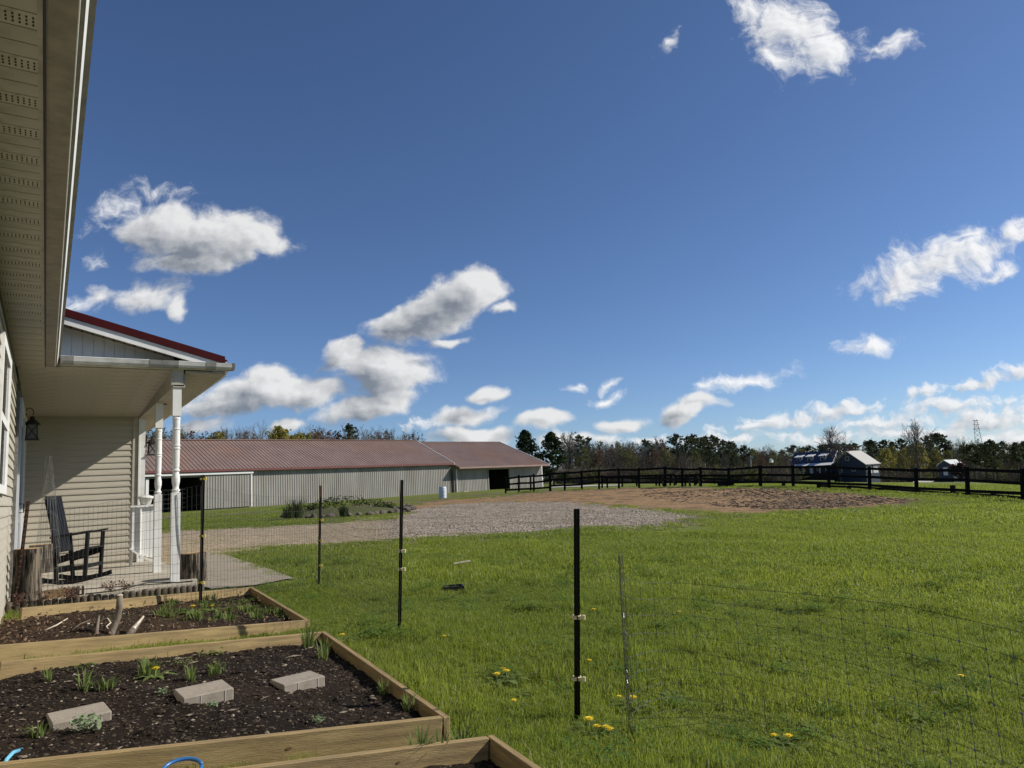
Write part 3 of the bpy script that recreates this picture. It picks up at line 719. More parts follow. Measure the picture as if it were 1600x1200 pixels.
rocking_chair(T(CHX, CHY, FZ-.0) @ RZ(math.radians(-28)) @ S(.76, .72, 1.0))

# ------------------------------------------------------------------ white panelled stand with a planter bowl
SY0 = 13.35
st = thing('panelled_stand', 'white beadboard stand with a curved foot rail beside the porch corner', 'stand', (1.38, SY0, FZ))
mb = MB()
for k in range(7):
    x0 = 1.20+k*.054; z0 = FZ+.27-.16*math.sin((k+.5)/7*math.pi/2)
    MB().box(x0, SY0, z0, x0+.05, SY0+.012, 1.47).build('bead_board', M_WHITE, st)
MB().box(1.195, SY0+.013, FZ+.28, 1.58, SY0+.03, 1.46).build('back_panel', M_WHITE, st)
MB().box(1.165, SY0-.05, 1.475, 1.60, SY0+.24, 1.505).build('stand_top', M_WHITE, st)
MB().tube([(1.315, SY0-.02, FZ+.14), (1.315, SY0-.02, 1.47)], .017, 8).build('center_rod', M_WHITE, st)
pts = [(1.17+.42*t, SY0-.03, FZ+.30-.24*math.sin(t*math.pi/2)) for t in np.linspace(0, 1, 9)]
mb = MB()
for p, q in zip(pts[:-1], pts[1:]): mb.bar(p, q, .05, .03)
mb.build('curved_rail', M_WHITE, st)
for x in (1.20, 1.56):
    MB().box(x-.015, SY0+.031, FZ, x+.015, SY0+.06, 1.474).build('leg', M_WHITE, st); MB().box(x-.015, SY0+.19, FZ, x+.015, SY0+.22, 1.474).build('leg', M_WHITE, st)
plb = thing('planter_bowl', 'small white ribbed planter bowl on the panelled stand', 'planter', (1.40, SY0+.05, 1.505))
MB().lathe([(.06, 1.505), (.075, 1.515), (.10, 1.60), (.135, 1.615), (.135, 1.635), (.11, 1.64), (.05, 1.665), (.01, 1.67)], 14, (1.40, SY0+.05, 0)).build('bowl', M_WHITE, plb, True)

# ------------------------------------------------------------------ log stumps, block, cable on the porch
def log_stump(px, py, w_px, h, y, label, seed, cutz=True):
    c = atY(px, py, y); sc = (atY(px+w_px/2, py, y)-atY(px-w_px/2, py, y)).length/2
    z0 = c.z; t = thing('log_stump', label, 'log stump', (c.x, c.y, z0), group='upright log stumps by the porch')
    mb = MB(); n = 84; lv = 14; rr = random.Random(seed)
    lob = [rr.uniform(-.06, .06) for _ in range(5)]
    for i in range(lv+1):
        z = h*i/lv
        for j in range(n):
            a = 2*math.pi*j/n
            f = 1+sum(l*math.sin((k+2)*a+k) for k, l in enumerate(lob))*.5+.055*mnoise.noise((math.cos(a)*5+seed, math.sin(a)*5, z*2.2))+.03*mnoise.noise((a*9+seed, z*6, 1))
            f -= (.05 if j % 4 in (1, 2) else 0)*(1+.8*mnoise.noise((j*.9+seed, z*3, 2)))
            f *= 1.0+.10*(1-i/lv)**3
            mb.v.append((c.x+sc*f*math.cos(a), c.y+sc*f*math.sin(a), z0+z))
    for i in range(lv):
        for j in range(n):
            j2 = (j+1) % n; mb.f.append((i*n+j, i*n+j2, (i+1)*n+j2, (i+1)*n+j)); mb.mi.append(0)
    mb.build('bark', M_BARK, t)
    mc = MB(); tl = rr.uniform(-.03, .05)
    top = [(mb.v[lv*n+j][0], mb.v[lv*n+j][1], mb.v[lv*n+j][2]+.003+tl*(mb.v[lv*n+j][0]-c.x)) for j in range(n)]
    mc.add(top+[(c.x, c.y, z0+h+.006)], [(j, (j+1) % n, n) for j in range(n)])
    mc.build('cut_face', M_CUT, t); return t
log_stump(41, 938, 46, .57, 9.95, 'thick log stump with a fresh cut top at the house corner', 3)
log_stump(62, 895, 37, .36, 11.4, 'shorter log stump behind the rocking chair by the wall', 8)
log_stump(301, 909, 40, .38, 10.6, 'dark barked log stump on the walk beside the white porch post', 5)
bk = thing('wood_block', 'short squared wood block lying on the porch edge', 'wood block', (.28, PY-.1, FZ))
MB().bar((.02, PY-.10, FZ+.047), (.36, PY-.09, FZ+.047), .13, .09).build('block', mat('brown weathered wood', (.24,.16,.08), (.15,.10,.05), scale=8, stretch=(1,8,8), rough=.85), bk)
for xx in (.31, .355, .40): MB().bar((xx, PY-.165, FZ+.05), (xx, PY-.03, FZ+.05), .02, .096).build('slat', M_BARK, bk)
tag(MB().tube([(.42, PY-.20, FZ+.012), (.7, PY-.21, FZ+.012), (.9, PY-.15, FZ+.03), (1.1, PY-.02, FZ+.05), (1.25, PY+.02, FZ+.03), (1.42, PY-.07, FZ+.012), (1.6, PY-.1, FZ+.012)], .008, 6).build('cable', M_CABLE), 'thin black cable lying along the porch edge', 'cable')

# ------------------------------------------------------------------ raised beds
def board(p, q, h, th, parent, drop=0, m=None):
    """plank on edge from p to q (top inner line), h tall"""
    p, q = Vector(p), Vector(q); L = (q-p).length; M = aim(p, q)
    mb = MB(); mb.box(0, -th/2, -h, L, th/2, 0)
    o = mb.build('board', m or M_PINE, parent, M=M, bevel=.004)
    return o
def soil_mesh(c, nx, ny, dz, seed, rough=.02):
    """c: four inner corners (near-left, near-right, far-right, far-left) at board top"""
    me = bpy.data.meshes.new('soil'); vs = []; fs = []
    for j in range(ny+1):
        for i in range(nx+1):
            a, b_ = i/nx, j/ny
            p = c[0]*(1-a)*(1-b_)+c[1]*a*(1-b_)+c[2]*a*b_+c[3]*(1-a)*b_
            e = min(a, 1-a, b_, 1-b_)
            z = p.z-dz+.035*math.sin(math.pi*a)*math.sin(math.pi*b_)+rough*2.2*fbm(p.x*1.6+seed, p.y*1.6, 0, 3)+rough*fbm(p.x*9, p.y*9+seed, 2, 3)+rough*.5*fbm(p.x*34, p.y*34, seed, 2)
            vs.append((p.x, p.y, z))
    for j in range(ny):
        for i in range(nx):
            k = j*(nx+1)+i; fs.append((k, k+1, k+nx+2, k+nx+1))
    me.from_pydata(vs, [], fs); me.polygons.foreach_set('use_smooth', [True]*len(fs)); return me
def soilmat(name, c1, c2, c3, speck):
    M = bpy.data.materials.new(name); M.use_nodes = True; t = M.node_tree; t.nodes.clear(); b = NB(t)
    p = b.n('ShaderNodeBsdfPrincipled'); out = b.n('ShaderNodeOutputMaterial'); g = b.n('ShaderNodeNewGeometry'); P = g.outputs['Position']
    c = b.mix(b.rng(b.noise(P, 1.4, 5, .65).outputs['Fac'], .42, .6), c4(c1), c4(c2))
    c = b.mix(b.rng(b.noise(P, 45, 4, .7).outputs['Fac'], .45, .66), c, c4(c3))
    vo = b.n('ShaderNodeTexVoronoi'); b.put(vo.inputs['Vector'], P); vo.inputs['Scale'].default_value = 75
    sp = b.n('ShaderNodeSeparateColor'); b.put(sp.inputs[0], vo.outputs['Color'])
    c = b.mix(b.m('GREATER_THAN', sp.outputs[0], .93), c, c4(speck))
    b.put(p.inputs['Base Color'], c); p.inputs['Roughness'].default_value = .95; p.inputs['Specular IOR Level'].default_value = .15
    bp = b.n('ShaderNodeBump'); bp.inputs['Strength'].default_value = 1.0; bp.inputs['Distance'].default_value = .02
    b.put(bp.inputs['Height'], b.noise(P, 60, 5, .7).outputs['Fac']); t.links.new(bp.outputs[0], p.inputs['Normal']); t.links.new(p.outputs[0], out.inputs[0]); return M
M_SOIL = soilmat('black bed soil', (.017,.0115,.0075), (.034,.022,.013), (.010,.007,.005), (.12,.09,.06))
M_SOILB = soilmat('brown bed soil', (.020,.0135,.009), (.066,.038,.02), (.013,.009,.006), (.15,.11,.07))
CLOD = [MB().add([(1,0,0),(-1,0,0),(0,1,0),(0,-1,0),(0,0,.8),(0,0,-.8),(.7,.6,.3)], [(0,6,4),(6,2,4),(2,1,4),(1,3,4),(3,0,4),(2,6,0),(0,3,1),(0,1,2)])]
def clods(c, sz, n, seed, sizes, parent, mats, name, dz, keep=None):
    """loose crumbs and chips lying on the soil, joined"""
    r_ = random.Random(seed); mb = MB()
    verts, faces = sz
    for _ in range(n):
        a, b_ = r_.random(), r_.random()
        p = c[0]*(1-a)*(1-b_)+c[1]*a*(1-b_)+c[2]*a*b_+c[3]*(1-a)*b_
        i = min(int(a*verts), verts-1); j = min(int(b_*faces), faces-1)
        z = parent[1][j*(verts+1)+i].co.z
        s_ = r_.uniform(*sizes)**1.0*(1 if r_.random() < .85 else 1.8)
        R = Matrix.Rotation(r_.random()*6.3, 3, 'Z') @ Matrix.Rotation(r_.uniform(-.5, .5), 3, 'X')
        sx, sy, szz = s_*r_.uniform(.6, 1.5)*(2.2 if r_.random() < .07 else 1), s_*r_.uniform(.45, 1.2), s_*r_.uniform(.3, .8)
        mb.add([Vector((p.x, p.y, z+szz*.3))+R @ Vector((v[0]*sx, v[1]*sy, v[2]*szz)) for v in CLOD[0].v], CLOD[0].f, 1 if r_.random() < .09 else 0)
    o = mb.build(name, mats, parent[0], fix=False); o['kind'] = 'stuff'; return o
M_CLOD = mat('dark clod', (.018,.012,.008), (.036,.025,.016), scale=40, rough=.95, coords='World')
M_CLODB = mat('brown clod', (.030,.019,.012), (.065,.04,.022), scale=30, rough=.95, coords='World')
M_CHIP = mat('pale wood chip', (.27,.22,.16), (.18,.14,.10), scale=60, rough=.9, coords='World')
BED = {}
def raised_bed(key, NL, NR_, FR, FL, label, h, soil_m, clod_m, dz, seed, n):
    NL, NR_, FR, FL = map(Vector, (NL, NR_, FR, FL)); th = .04
    c = (NL+NR_+FR+FL)/4; NL = NL+(NL-NR_).normalized()*(NL.x+.31)
    t = thing('raised_bed', label, 'raised bed', (c.x, c.y, c.z-h), group='timber raised beds by the house')
    ux = (NR_-NL).normalized(); uy = (FR-NR_).normalized()
    board(NL, NR_+ux*.0, h, th, t); board(FL, FR-ux*.0, h, th, t)
    board(NR_+ux*.022-uy*.02, FR+ux*.022+uy*.02, h, th, t)
    FL = FL-(FR-FL).normalized()*(FL.x+.31)
    me = soil_mesh((NL+uy*.02, NR_+uy*.02, FR-uy*.02, FL-uy*.02), 110, 90, dz, seed, .030); me.materials.append(soil_m)
    so2 = bpy.data.objects.new('soil', me); COL.objects.link(so2); attach(so2, t); so2['kind'] = 'stuff'
    cs = (NL+uy*.03, NR_+uy*.03-ux*.02, FR-uy*.03-ux*.02, FL-uy*.03)
    clods(cs, (110, 90), n, seed, (.003, .012), (t, me.vertices), [clod_m, M_CHIP], 'soil_crumbs', dz)
    BED[key] = (cs, me, t); return t
raised_bed('far', (-.24,6.62,.585), (2.17,7.2,.335), (2.20,9.62,.42), (-.165,8.42,.63), 'timber raised bed nearest the porch, weedy, with cut sticks in it', .17, M_SOILB, M_CLODB, .10, 3, 5000)
raised_bed('mid', (-.14,3.94,.50), (1.88,3.74,.305), (2.03,6.28,.375), (-.215,5.86,.595), 'timber raised bed of dark soil with three pavers lying in it', .15, M_SOIL, M_CLOD, .085, 5, 9000)
raised_bed('near', (.15,1.6,.36), (1.82,1.55,.22), (1.985,3.42,.255), (-.0,3.58,.456), 'timber raised bed closest to the camera, cut off by the picture edge', .17, M_SOIL, M_CLOD, .11, 9, 3500)
def soil_z(key, x, y):
    cs, me, t = BED[key]; best = min(me.vertices, key=lambda v: (v.co.x-x)**2+(v.co.y-y)**2); return best.co.z
def on_soil(key, px, py):
    cs, me, t = BED[key]; z = (cs[0].z+cs[2].z)/2-.08
    for _ in range(6):
        d = ray(px, py); p = EYE+d*((z-EYE.z)/d.z); z = soil_z(key, p.x, p.y)
    return Vector((p.x, p.y, z))
# knots and staple marks on the boards
for key, u_, side, v_, r_ in (('mid', .12, 'f', .06, .012), ('mid', .47, 'f', .05, .009), ('mid', .62, 'f', .09, .006), ('near', .60, 'f', .07, .013), ('near', .79, 'f', .06, .008), ('mid', .63, 'n', .07, .011), ('far', .55, 'n', .08, .010)):
    cs, me, t = BED[key]; a, b_ = (cs[3], cs[2]) if side == 'f' else (cs[0], cs[1])
    p = a.lerp(b_, u_); uy = (cs[2]-cs[1]).normalized()
    p = p-uy*(-.0088 if side == 'f' else .0512)-Vector((0, 0, v_)); 
    k_ = MB().lathe([(r_*.4, -.001), (r_, -.0008), (r_*.85, .0006)], 9).build('knot', M_KNOT, t, M=Matrix.Translation(p) @ Matrix.Rotation(math.pi/2, 4, 'X') @ S(1.5, .8, 1))
# pavers
def paver(px, py, rot, label, s=1.0):
    p = on_soil('mid', px, py)
    t = thing('paver', label, 'paver', (p.x, p.y, p.z), group='concrete pavers in the raised bed', M=T(p.x, p.y, p.z) @ RZ(rot) @ Matrix.Rotation(rnd.uniform(-.05, .05), 4, 'X') @ S(s))
    o = MB().box(-.145, -.112, -.02, .145, .112, .055).build('block', M_PAVER, bevel=.006); o.parent = t
    for xx in (-.045, .095):
        g = MB().box(xx-.003, -.1145, -.018, xx+.003, -.1105, .05).build('spacer_rib', mat('pale paver rib', (.42,.38,.32), rough=.9)); g.parent = t
paver(123, 1125, .12, 'paver nearest the house wall, the left one of three', .95)
paver(318, 1090, .10, 'middle paver of the three, tan grey, with two ribs', .98)
paver(465, 1072, .14, 'lighter paver farthest from the house, half way to the bed corner', .98)
# sticks in the far bed
def stick(pts_px, depths, rads, name, label, m, cat='stick', n=9):
    pts = [atD(x, y, d) for (x, y), d in zip(pts_px, depths)]
    t = thing(name, label, cat, pts[0])
    MB().tube(pts, rads, n, jit=.18).build('stem', m, t, True); return t, pts
t_, pts = stick([(172, 1000), (176, 985), (184, 965), (186, 950), (187, 930)], [6.15, 6.2, 6.25, 6.27, 6.27], [.029, .028, .027, .026, .025], 'cut_sapling', 'upright cut sapling stub with a pale sawn top in the far bed', M_STICK, 'sapling stub')
MB().lathe([(.0, 0), (.027, 0), (.020, .006)], 10, pts[-1]).build('cut_face', M_PALEWOOD, t_)
t_, pts = stick([(196, 998), (208, 984), (224, 964)], [6.1, 6.2, 6.35], [.026, .030, .010], 'split_stick', 'leaning split stick with a pale torn end', M_STICK)
MB().tube([pts[1]+Vector((.0, -.02, .01)), pts[2]+Vector((0, -.015, .008))], [.016, .008], 6).build('torn_face', M_PALEWOOD, t_)
stick([(148, 1000), (151, 985), (155, 962)], [6.1, 6.15, 6.2], [.012, .016, .006], 'dry_stick', 'short grey forked stick left of the cut sapling', M_STICK)
stick([(70, 985), (88, 977), (106, 966)], [6.3, 6.4, 6.5], [.007, .007, .004], 'dry_straw', 'pale dry stalks lying on brown soil near the house corner', M_PALEWOOD, 'stalk')
stick([(112, 985), (125, 975), (140, 969)], [6.2, 6.3, 6.4], [.004, .004, .003], 'dry_straw', 'thin dark twig arching over the soil beside the dry stalks', M_STICK, 'twig')
stick([(160, 968), (168, 966), (173, 973), (166, 979), (170, 984)], [6.45, 6.45, 6.4, 6.36, 6.32], .006, 'dry_root', 'pale curled root beside the cut sapling', M_PALEWOOD, 'root')
for px, py, k, s_ in ((138, 977, 'far', .016), (142, 1065, 'mid', .011), (30, 1080, 'mid', .010), (252, 983, 'far', .012)):
    p = on_soil(k, px, py)
    tag(MB().lathe([(.0, -.5), (.8, -.3), (1, .1), (.6, .5), (.1, .62)], 9).build('pebble', M_PALEWOOD if s_ > .013 else M_PAVER, M=T(p.x, p.y, p.z+s_*.3) @ S(s_*1.3, s_, s_), smooth=True),
        {138: 'rounded white pebble on dark soil in the far bed', 142: 'small pale pebble on the soil above the middle pavers', 30: 'small grey pebble near the left edge of the middle bed', 252: 'flat pale pebble by the near board of the far bed'}[px], 'pebble', 'pebbles on the bed soil')
# blue hose over the near board, blue rim at the bottom edge
pa = [atD(4, 1205, 3.15), atD(10, 1187, 3.2), atD(20, 1176, 3.28), atD(35, 1171, 3.4)]
tag(MB().tube(pa, .009, 8).build('garden_hose', M_HOSE, smooth=True), 'light blue hose arching over the bed board at the lower left', 'hose')
pb = atD(284, 1206, 2.9)
tag(MB().tube([pb+Vector((.075*math.cos(a), .06*math.sin(a), .01+.02*math.sin(a))) for a in np.linspace(0, 2*math.pi, 25)], .008, 7).build('bucket_rim', M_HOSE2, smooth=True), 'blue plastic rim poking up at the bottom of the picture', 'bucket')

# ------------------------------------------------------------------ garden fence posts
def t_post(base, top, label, clips, tipcol=None, w=.034, white=False):
    base, top = Vector(base), Vector(top); ax = (top-base).normalized()
    t = thing('fence_post', label, 'fence post', base, group='black steel posts of the garden fence')
    b0 = base-ax*.25
    up = Vector((-.55, -.83, 0))
    MB().bar(b0, top, w, .005, up=up).bar(b0+up*.0165, top+up*.0165, .006, .030, up=up).build('post', M_POST, t)
    if tipcol is not None:
        q = top-ax*tipcol; MB().bar(q, top, w*1.04, .007, up=up).bar(q+up*.0165, top+up*.0165, .008, .032, up=up).build('bare_tip', M_RUST, t)
    st_ = MB()
    L = (top-base).length
    k = .08
    while k < L-.03:
        p = base+ax*k; st_.bar(p-up*.006, p-up*.006+ax*.012, .018, .010, up=up); k += .055
    st_.build('stud', M_POST, t)['kind'] = 'stuff'
    for f, col in clips:
        p = base+ax*(L*f); m_ = M_CLIPW if col else M_CLIP
        c = MB(); c.bar(p-ax*.011, p+ax*.011, w*1.35, .042, up=up)
        side = Vector((.83, -.55, 0))
        c.bar(p+side*.018+up*.02, p+side*.044+up*.03+ax*.005, .018, .014, up=up); c.tube([p+side*.044+up*.03-ax*.014, p+side*.044+up*.03+ax*.016], .010, 6)
        c.bar(p-side*.018, p-side*.034+up*.01, .013, .012, up=up)
        c.build('insulator', m_, t)
    return base, top
TP = {}
TP['315'] = t_post((1.503,8.927,.36), (1.491,8.706,1.831), 'black fence post rising from the far raised bed in front of the porch', [(.97,0),(.535,0),(.18,0)], w=.036)
TP['500'] = t_post((3.277,10.21,.24), (3.257,9.995,1.655), 'black fence post with a bare rusty tip, at the end of the concrete walk', [(.66,0),(.455,0),(.21,0)], tipcol=.16, w=.034)
TP['627'] = t_post((2.904,6.607,.20), (2.882,6.393,1.644), 'black fence post standing in the lawn between the barn view and the beds', [(.53,1),(.41,1)], w=.032)
TP['901'] = t_post((3.039,4.029,-.03), (2.993,3.831,1.371), 'nearest black fence post, in the middle of the lawn beside the dandelions', [(.486,1),(.195,1)], w=.040)
rb = atD(24, 948, 7.9); rt = atD(44, 783, 7.9)
rp = thing('rusty_post', 'rusty studded steel post leaning beside the log stump at the house corner', 'fence post', rb)
MB().bar(rb, rt, .036, .006, up=(0, -1, 0)).bar(rb+Vector((0, -.016, 0)), rt+Vector((0, -.016, 0)), .006, .03, up=(0, -1, 0)).build('post', M_RUST, rp)
sb = MB()
for k in range(20):
    p = rb.lerp(rt, (k+.5)/20); sb.bar(p+Vector((0, -.034, 0)), p+Vector((0, -.034, .02)), .02, .012, up=(0, -1, 0))
sb.build('stud', M_RUST, rp)['kind'] = 'stuff'

# welded wire mesh between the house corner and the posts
def wire_run(A, B, h0, h1, label, dx=.051, dz=.102, name='wire_fence', r=.0013, sag=.0, wob=.012):
    A, B = Vector(A), Vector(B); L = (B-A).length
    t = thing(name, label, 'wire fence', A, group='welded wire panels of the garden fence')
    nx = max(2, int(L/dx)); nz = int(max(h0, h1)/dz)
    def P(a, k):
        p = A.lerp(B, a); h = h0*(1-a)+h1*a
        n_ = Vector((B.y-A.y, -(B.x-A.x), 0)).normalized()
        return p+n_*(wob*mnoise.noise((a*L*2.3, k*.23, A.x)))+Vector((0, 0, h*k/nz-sag*math.sin(math.pi*a)*k/nz))
    mb = MB()
    for k in range(nz+1):
        mb.tube([P(a, k) for a in np.linspace(0, 1, max(3, nx//3))], r, 3, caps=False)
    mb.build('horizontal_wire', M_WIRED, t)['kind'] = 'stuff'
    mb = MB()
    for i in range(nx+1):
        mb.tube([P(i/nx, k) for k in range(0, nz+1, max(1, nz//6))]+[P(i/nx, nz)], r, 3, caps=False)
    mb.build('vertical_wire', M_WIRED, t)['kind'] = 'stuff'
    return t
wa = atD(60, 935, 7.95); wa.z = .50
wire_run((wa.x, wa.y, .46), (1.50,8.90,.42), 1.02, 1.30, 'welded wire mesh in front of the porch, between the rusty post and a black post')
wire_run((1.50,8.91,.42), (3.27,10.18,.28), 1.28, 1.24, 'welded wire mesh in front of the concrete walk, between two black posts', sag=.06)
wire_run((3.27,10.18,.28), (2.90,6.58,.22), 1.10, 1.06, 'welded wire mesh over the lawn between the second and third black posts', sag=.10)
# crumpled roll of the same mesh standing by the chair
cg = thing('wire_cage', 'tall narrow cage of bent wire standing before the rocking chair', 'wire cage', atD(74, 920, 8.4))
mb = MB(); cb = atD(74, 925, 8.4); ctp = atD(78, 712, 8.4)
for k in range(16):
    a = 2*math.pi*k/16; r0 = .15+.03*math.sin(3*a); r1 = .035 if k % 3 else .015
    pts = [cb+Vector((r0*math.cos(a), r0*math.sin(a), 0)), cb.lerp(ctp, .4)+Vector((.11*math.cos(a+.1), .11*math.sin(a), 0)), cb.lerp(ctp, .75)+Vector((.06*math.cos(a+.3), .06*math.sin(a), 0)), ctp+Vector((r1*math.cos(a), r1*math.sin(a), -.10*(k % 4)))]
    mb.tube(pts, .0014, 3, caps=False)
mb.build('upright_wire', M_WIRE, cg)['kind'] = 'stuff'
mb = MB()
for f, r in ((.05,.16),(.18,.145),(.31,.13),(.44,.105),(.57,.085),(.7,.065),(.83,.05)):
    c = cb.lerp(ctp, f); mb.tube([c+Vector((r*math.cos(a), r*math.sin(a), .03*math.sin(2*a+f*9))) for a in np.linspace(0, 2*math.pi, 19)], .0012, 3, caps=False)
mb.build('wire_ring', M_WIRE, cg)['kind'] = 'stuff'

# woven field fence on the right with its rolled end
ff = thing('field_fence', 'sagging woven field fence crossing the lawn from its rolled end to the right edge', 'wire fence', atD(966, 1148, 4.5))
key_ = [(967, 4.6), (992, 4.95), (1050, 5.15), (1150, 4.9), (1290, 4.4), (1450, 3.78), (1600, 3.25), (1750, 2.85), (1900, 2.55)]
ground_xy = []
for x, D in key_:
    p = atD(x, 900, D); ground_xy.append((p.x, p.y))
def path_at(s_):
    s_ = s_*(len(ground_xy)-1); i = min(int(s_), len(ground_xy)-2); f = s_-i
    P0 = ground_xy[max(i-1, 0)]; P1 = ground_xy[i]; P2 = ground_xy[i+1]; P3 = ground_xy[min(i+2, len(ground_xy)-1)]
    def cr(a, b_, c, d): return .5*((2*b_)+(-a+c)*f+(2*a-5*b_+4*c-d)*f*f+(-a+3*b_-3*c+d)*f**3)
    return cr(P0[0], P1[0], P2[0], P3[0]), cr(P0[1], P1[1], P2[1], P3[1])
samp = [path_at(t) for t in np.linspace(0, 1, 240)]
cum = [0]
for a, b_ in zip(samp[:-1], samp[1:]): cum.append(cum[-1]+math.hypot(b_[0]-a[0], b_[1]-a[1]))
FLn = cum[-1]
def at_len(l):
    i = int(np.searchsorted(cum, l)); i = min(max(i, 1), len(cum)-1); f = (l-cum[i-1])/max(cum[i]-cum[i-1], 1e-6)
    return samp[i-1][0]*(1-f)+samp[i][0]*f, samp[i-1][1]*(1-f)+samp[i][1]*f
def ftop(l): return .755+.20*math.exp(-l*1.7)-.02*math.sin(l*1.9)
LEV = [0, .10, .21, .33, .46, .60, .74, .87, 1.0]
def fpt(l, k):
    x, y = at_len(l); g = gz(x, y)+.02; zt = ftop(l); wv = .03*mnoise.noise((l*1.3, LEV[k]*2, 4))
    return Vector((x+wv, y+wv, g+(zt-g)*LEV[k]+.012*mnoise.noise((l*2.7, k*.9, 2))))
nst = int(FLn/.152)
grid = [[fpt(min(i*.152, FLn), k) for k in range(9)] for i in range(nst+1)]
for k in range(9):
    MB().tube([grid[i][k] for i in range(nst+1)], .0011 if k not in (0, 8) else .0014, 4, caps=False).build('line_wire', M_WIRED, ff)
for i in range(nst+1):
    MB().tube(grid[i], .0013, 4, caps=False).build('stay_wire', M_WIRED, ff)
kn = MB()
for i in range(nst+1):
    for k in range(1, 8):
        p = grid[i][k]; kn.add([p+Vector(v)*.0075 for v in ((1,0,0),(-1,0,0),(0,1,0),(0,-1,0),(0,0,1.5),(0,0,-1.5))], [(0,2,4),(2,1,4),(1,3,4),(3,0,4),(2,0,5),(1,2,5),(3,1,5),(0,3,5)])
kn.build('hinge_knot', M_WIRE, ff)['kind'] = 'stuff'
rl = MB(); rb0 = Vector((samp[0][0], samp[0][1], gz(*samp[0]))); rt0 = atD(969, 868, 4.35)
for k in range(9):
    a0 = k*.83; r0 = .008+.014*rnd.random()
    pts = []
    for z in np.linspace(0.02, 1.02, 9):
        a = a0+z*1.4+rnd.uniform(-.3, .3); r = r0*rnd.uniform(.7, 1.4); pts.append(rb0.lerp(rt0, min(z, 1))+Vector((r*math.cos(a), r*math.sin(a), 0)))
    rl.tube(pts, .0014, 3, caps=False)
for k in range(60):
    z = rnd.uniform(.02, 1.0); a = rnd.random()*6.3; p = rb0.lerp(rt0, z)+Vector((.016*math.cos(a), .016*math.sin(a), 0)); q = rb0.lerp(rt0, z)+Vector((-.016*math.cos(a+rnd.uniform(-.6, .6)), -.016*math.sin(a), rnd.uniform(-.03, .03)))
    rl.tube([p, (p+q)/2+Vector((0, 0, .01)), q+Vector((rnd.uniform(-.01, .02), 0, 0))], .0016, 3, caps=False)
rl.build('rolled_end', M_WIRE, ff)['kind'] = 'stuff'
lw = MB()
for (z0, z1) in ((.12,.05),(.30,.06),(.05,.0)):
    a = rb0+Vector((0, 0, z0)); e = grid[min(10, nst)][2]; e2 = grid[min(17, nst)][1]
    lw.tube([a, a.lerp(e, .5)+Vector((0, 0, -.03)), Vector((e.x, e.y, gz(e.x, e.y)+.03+z1)), Vector((e2.x, e2.y, gz(e2.x, e2.y)+.04+z1*.6))], .0015, 3, caps=False)
lw.build('loose_wire', M_WIRE, ff)['kind'] = 'stuff'

# ------------------------------------------------------------------ barns
bd = Vector((.9797, .2005, 0)).normalized(); bn = Vector((-bd.y, bd.x, 0))      # along the front, and away from the camera
BM = Matrix((bd, bn, Vector((0, 0, 1)))).transposed().to_4x4()
def barn_frame(corner): M = BM.copy(); M.translation = corner; return M
def rib_sheet(mb, n, pitch, P, rw=.10, rh=.035):
    """ribbed metal: P(u, h) gives a point at u along the sheet, h off it, for bottom and top"""
    for k in range(n):
        u = k*pitch
        a = [P(u-rw/2, 0, e) for e in (0, 1)]; b1 = [P(u-rw/4, rh, e) for e in (0, 1)]; b2 = [P(u+rw/4, rh, e) for e in (0, 1)]; c = [P(u+rw/2, 0, e) for e in (0, 1)]
        mb.add([a[0], a[1], b1[0], b1[1], b2[0], b2[1], c[0], c[1]], [(0,1,3,2),(2,3,5,4),(4,5,7,6)])
# main barn: local x runs left from the right front corner, z from the ground
B1 = thing('barn', 'long grey ribbed steel barn with a faded red roof and a sliding door', 'barn', M=barn_frame(Vector((40.77, 76.0+.35, 0))))
def bp(mb, name, m, par, sub=None, **k):
    o = mb.build(name, m, **k); o.parent = sub or par; return o
LEN1, W1, EZ, RZ1 = 62.0, 14.2, 4.12, 7.25
DX0, DX1 = -34.0, -29.4                # open door
zb = lambda x: .42+.0045*(x+30)
fw = MB()
fw.box(-LEN1, 0, -.5, DX0, .15, EZ).box(DX1, 0, -.5, 0, .15, EZ).box(DX0, 0, 3.42, DX1, .15, EZ)
w1 = bp(fw, 'front_wall', M_BARNWALL, B1)
mb = MB()
rib_sheet(mb, int(LEN1/.25), .25, lambda u, h, e: (-u, -h-.001, (0.0, EZ-.02)[e] if not (DX0 < -u < DX1) else (3.42, EZ-.02)[e]), .07, .035)
bp(mb, 'wall_rib', M_BARNWALL, B1, w1)['kind'] = 'stuff'
bp(MB().box(-LEN1, W1-.15, -.5, 0, W1, EZ), 'rear_wall', M_INSIDE, B1)
ge = MB().extrude([(0, -.5), (W1, -.5), (W1, EZ), (W1/2, RZ1-.1), (0, EZ)], 'x', -.15, -.002); bp(ge, 'gable_wall', M_BARNWALL, B1)
bp(MB().extrude([(0, -.5), (W1, -.5), (W1, EZ), (W1/2, RZ1-.1), (0, EZ)], 'x', -LEN1+.002, -LEN1+.15), 'gable_wall', M_BARNWALL, B1)
bp(MB().box(-LEN1+.2, .3, -.2, -.3, W1-.3, zb(-30)-.12), 'floor', M_INSIDE, B1)
bp(MB().box(-29.0, .2, 0, -28.8, W1-.3, EZ).box(-38.2, .2, 0, -38, W1-.3, EZ), 'stall_partition', M_INSIDE, B1)
ov = .40; sl1 = (RZ1-EZ)/(W1/2)
rf = bp(MB().extrude([(-ov, EZ-ov*sl1), (W1/2, RZ1), (W1+ov, EZ-ov*sl1), (W1+ov, EZ-ov*sl1+.10), (W1/2, RZ1+.12), (-ov, EZ-ov*sl1+.10)], 'x', -LEN1-.3, .3), 'roof', M_BARNROOF, B1)
mb = MB()
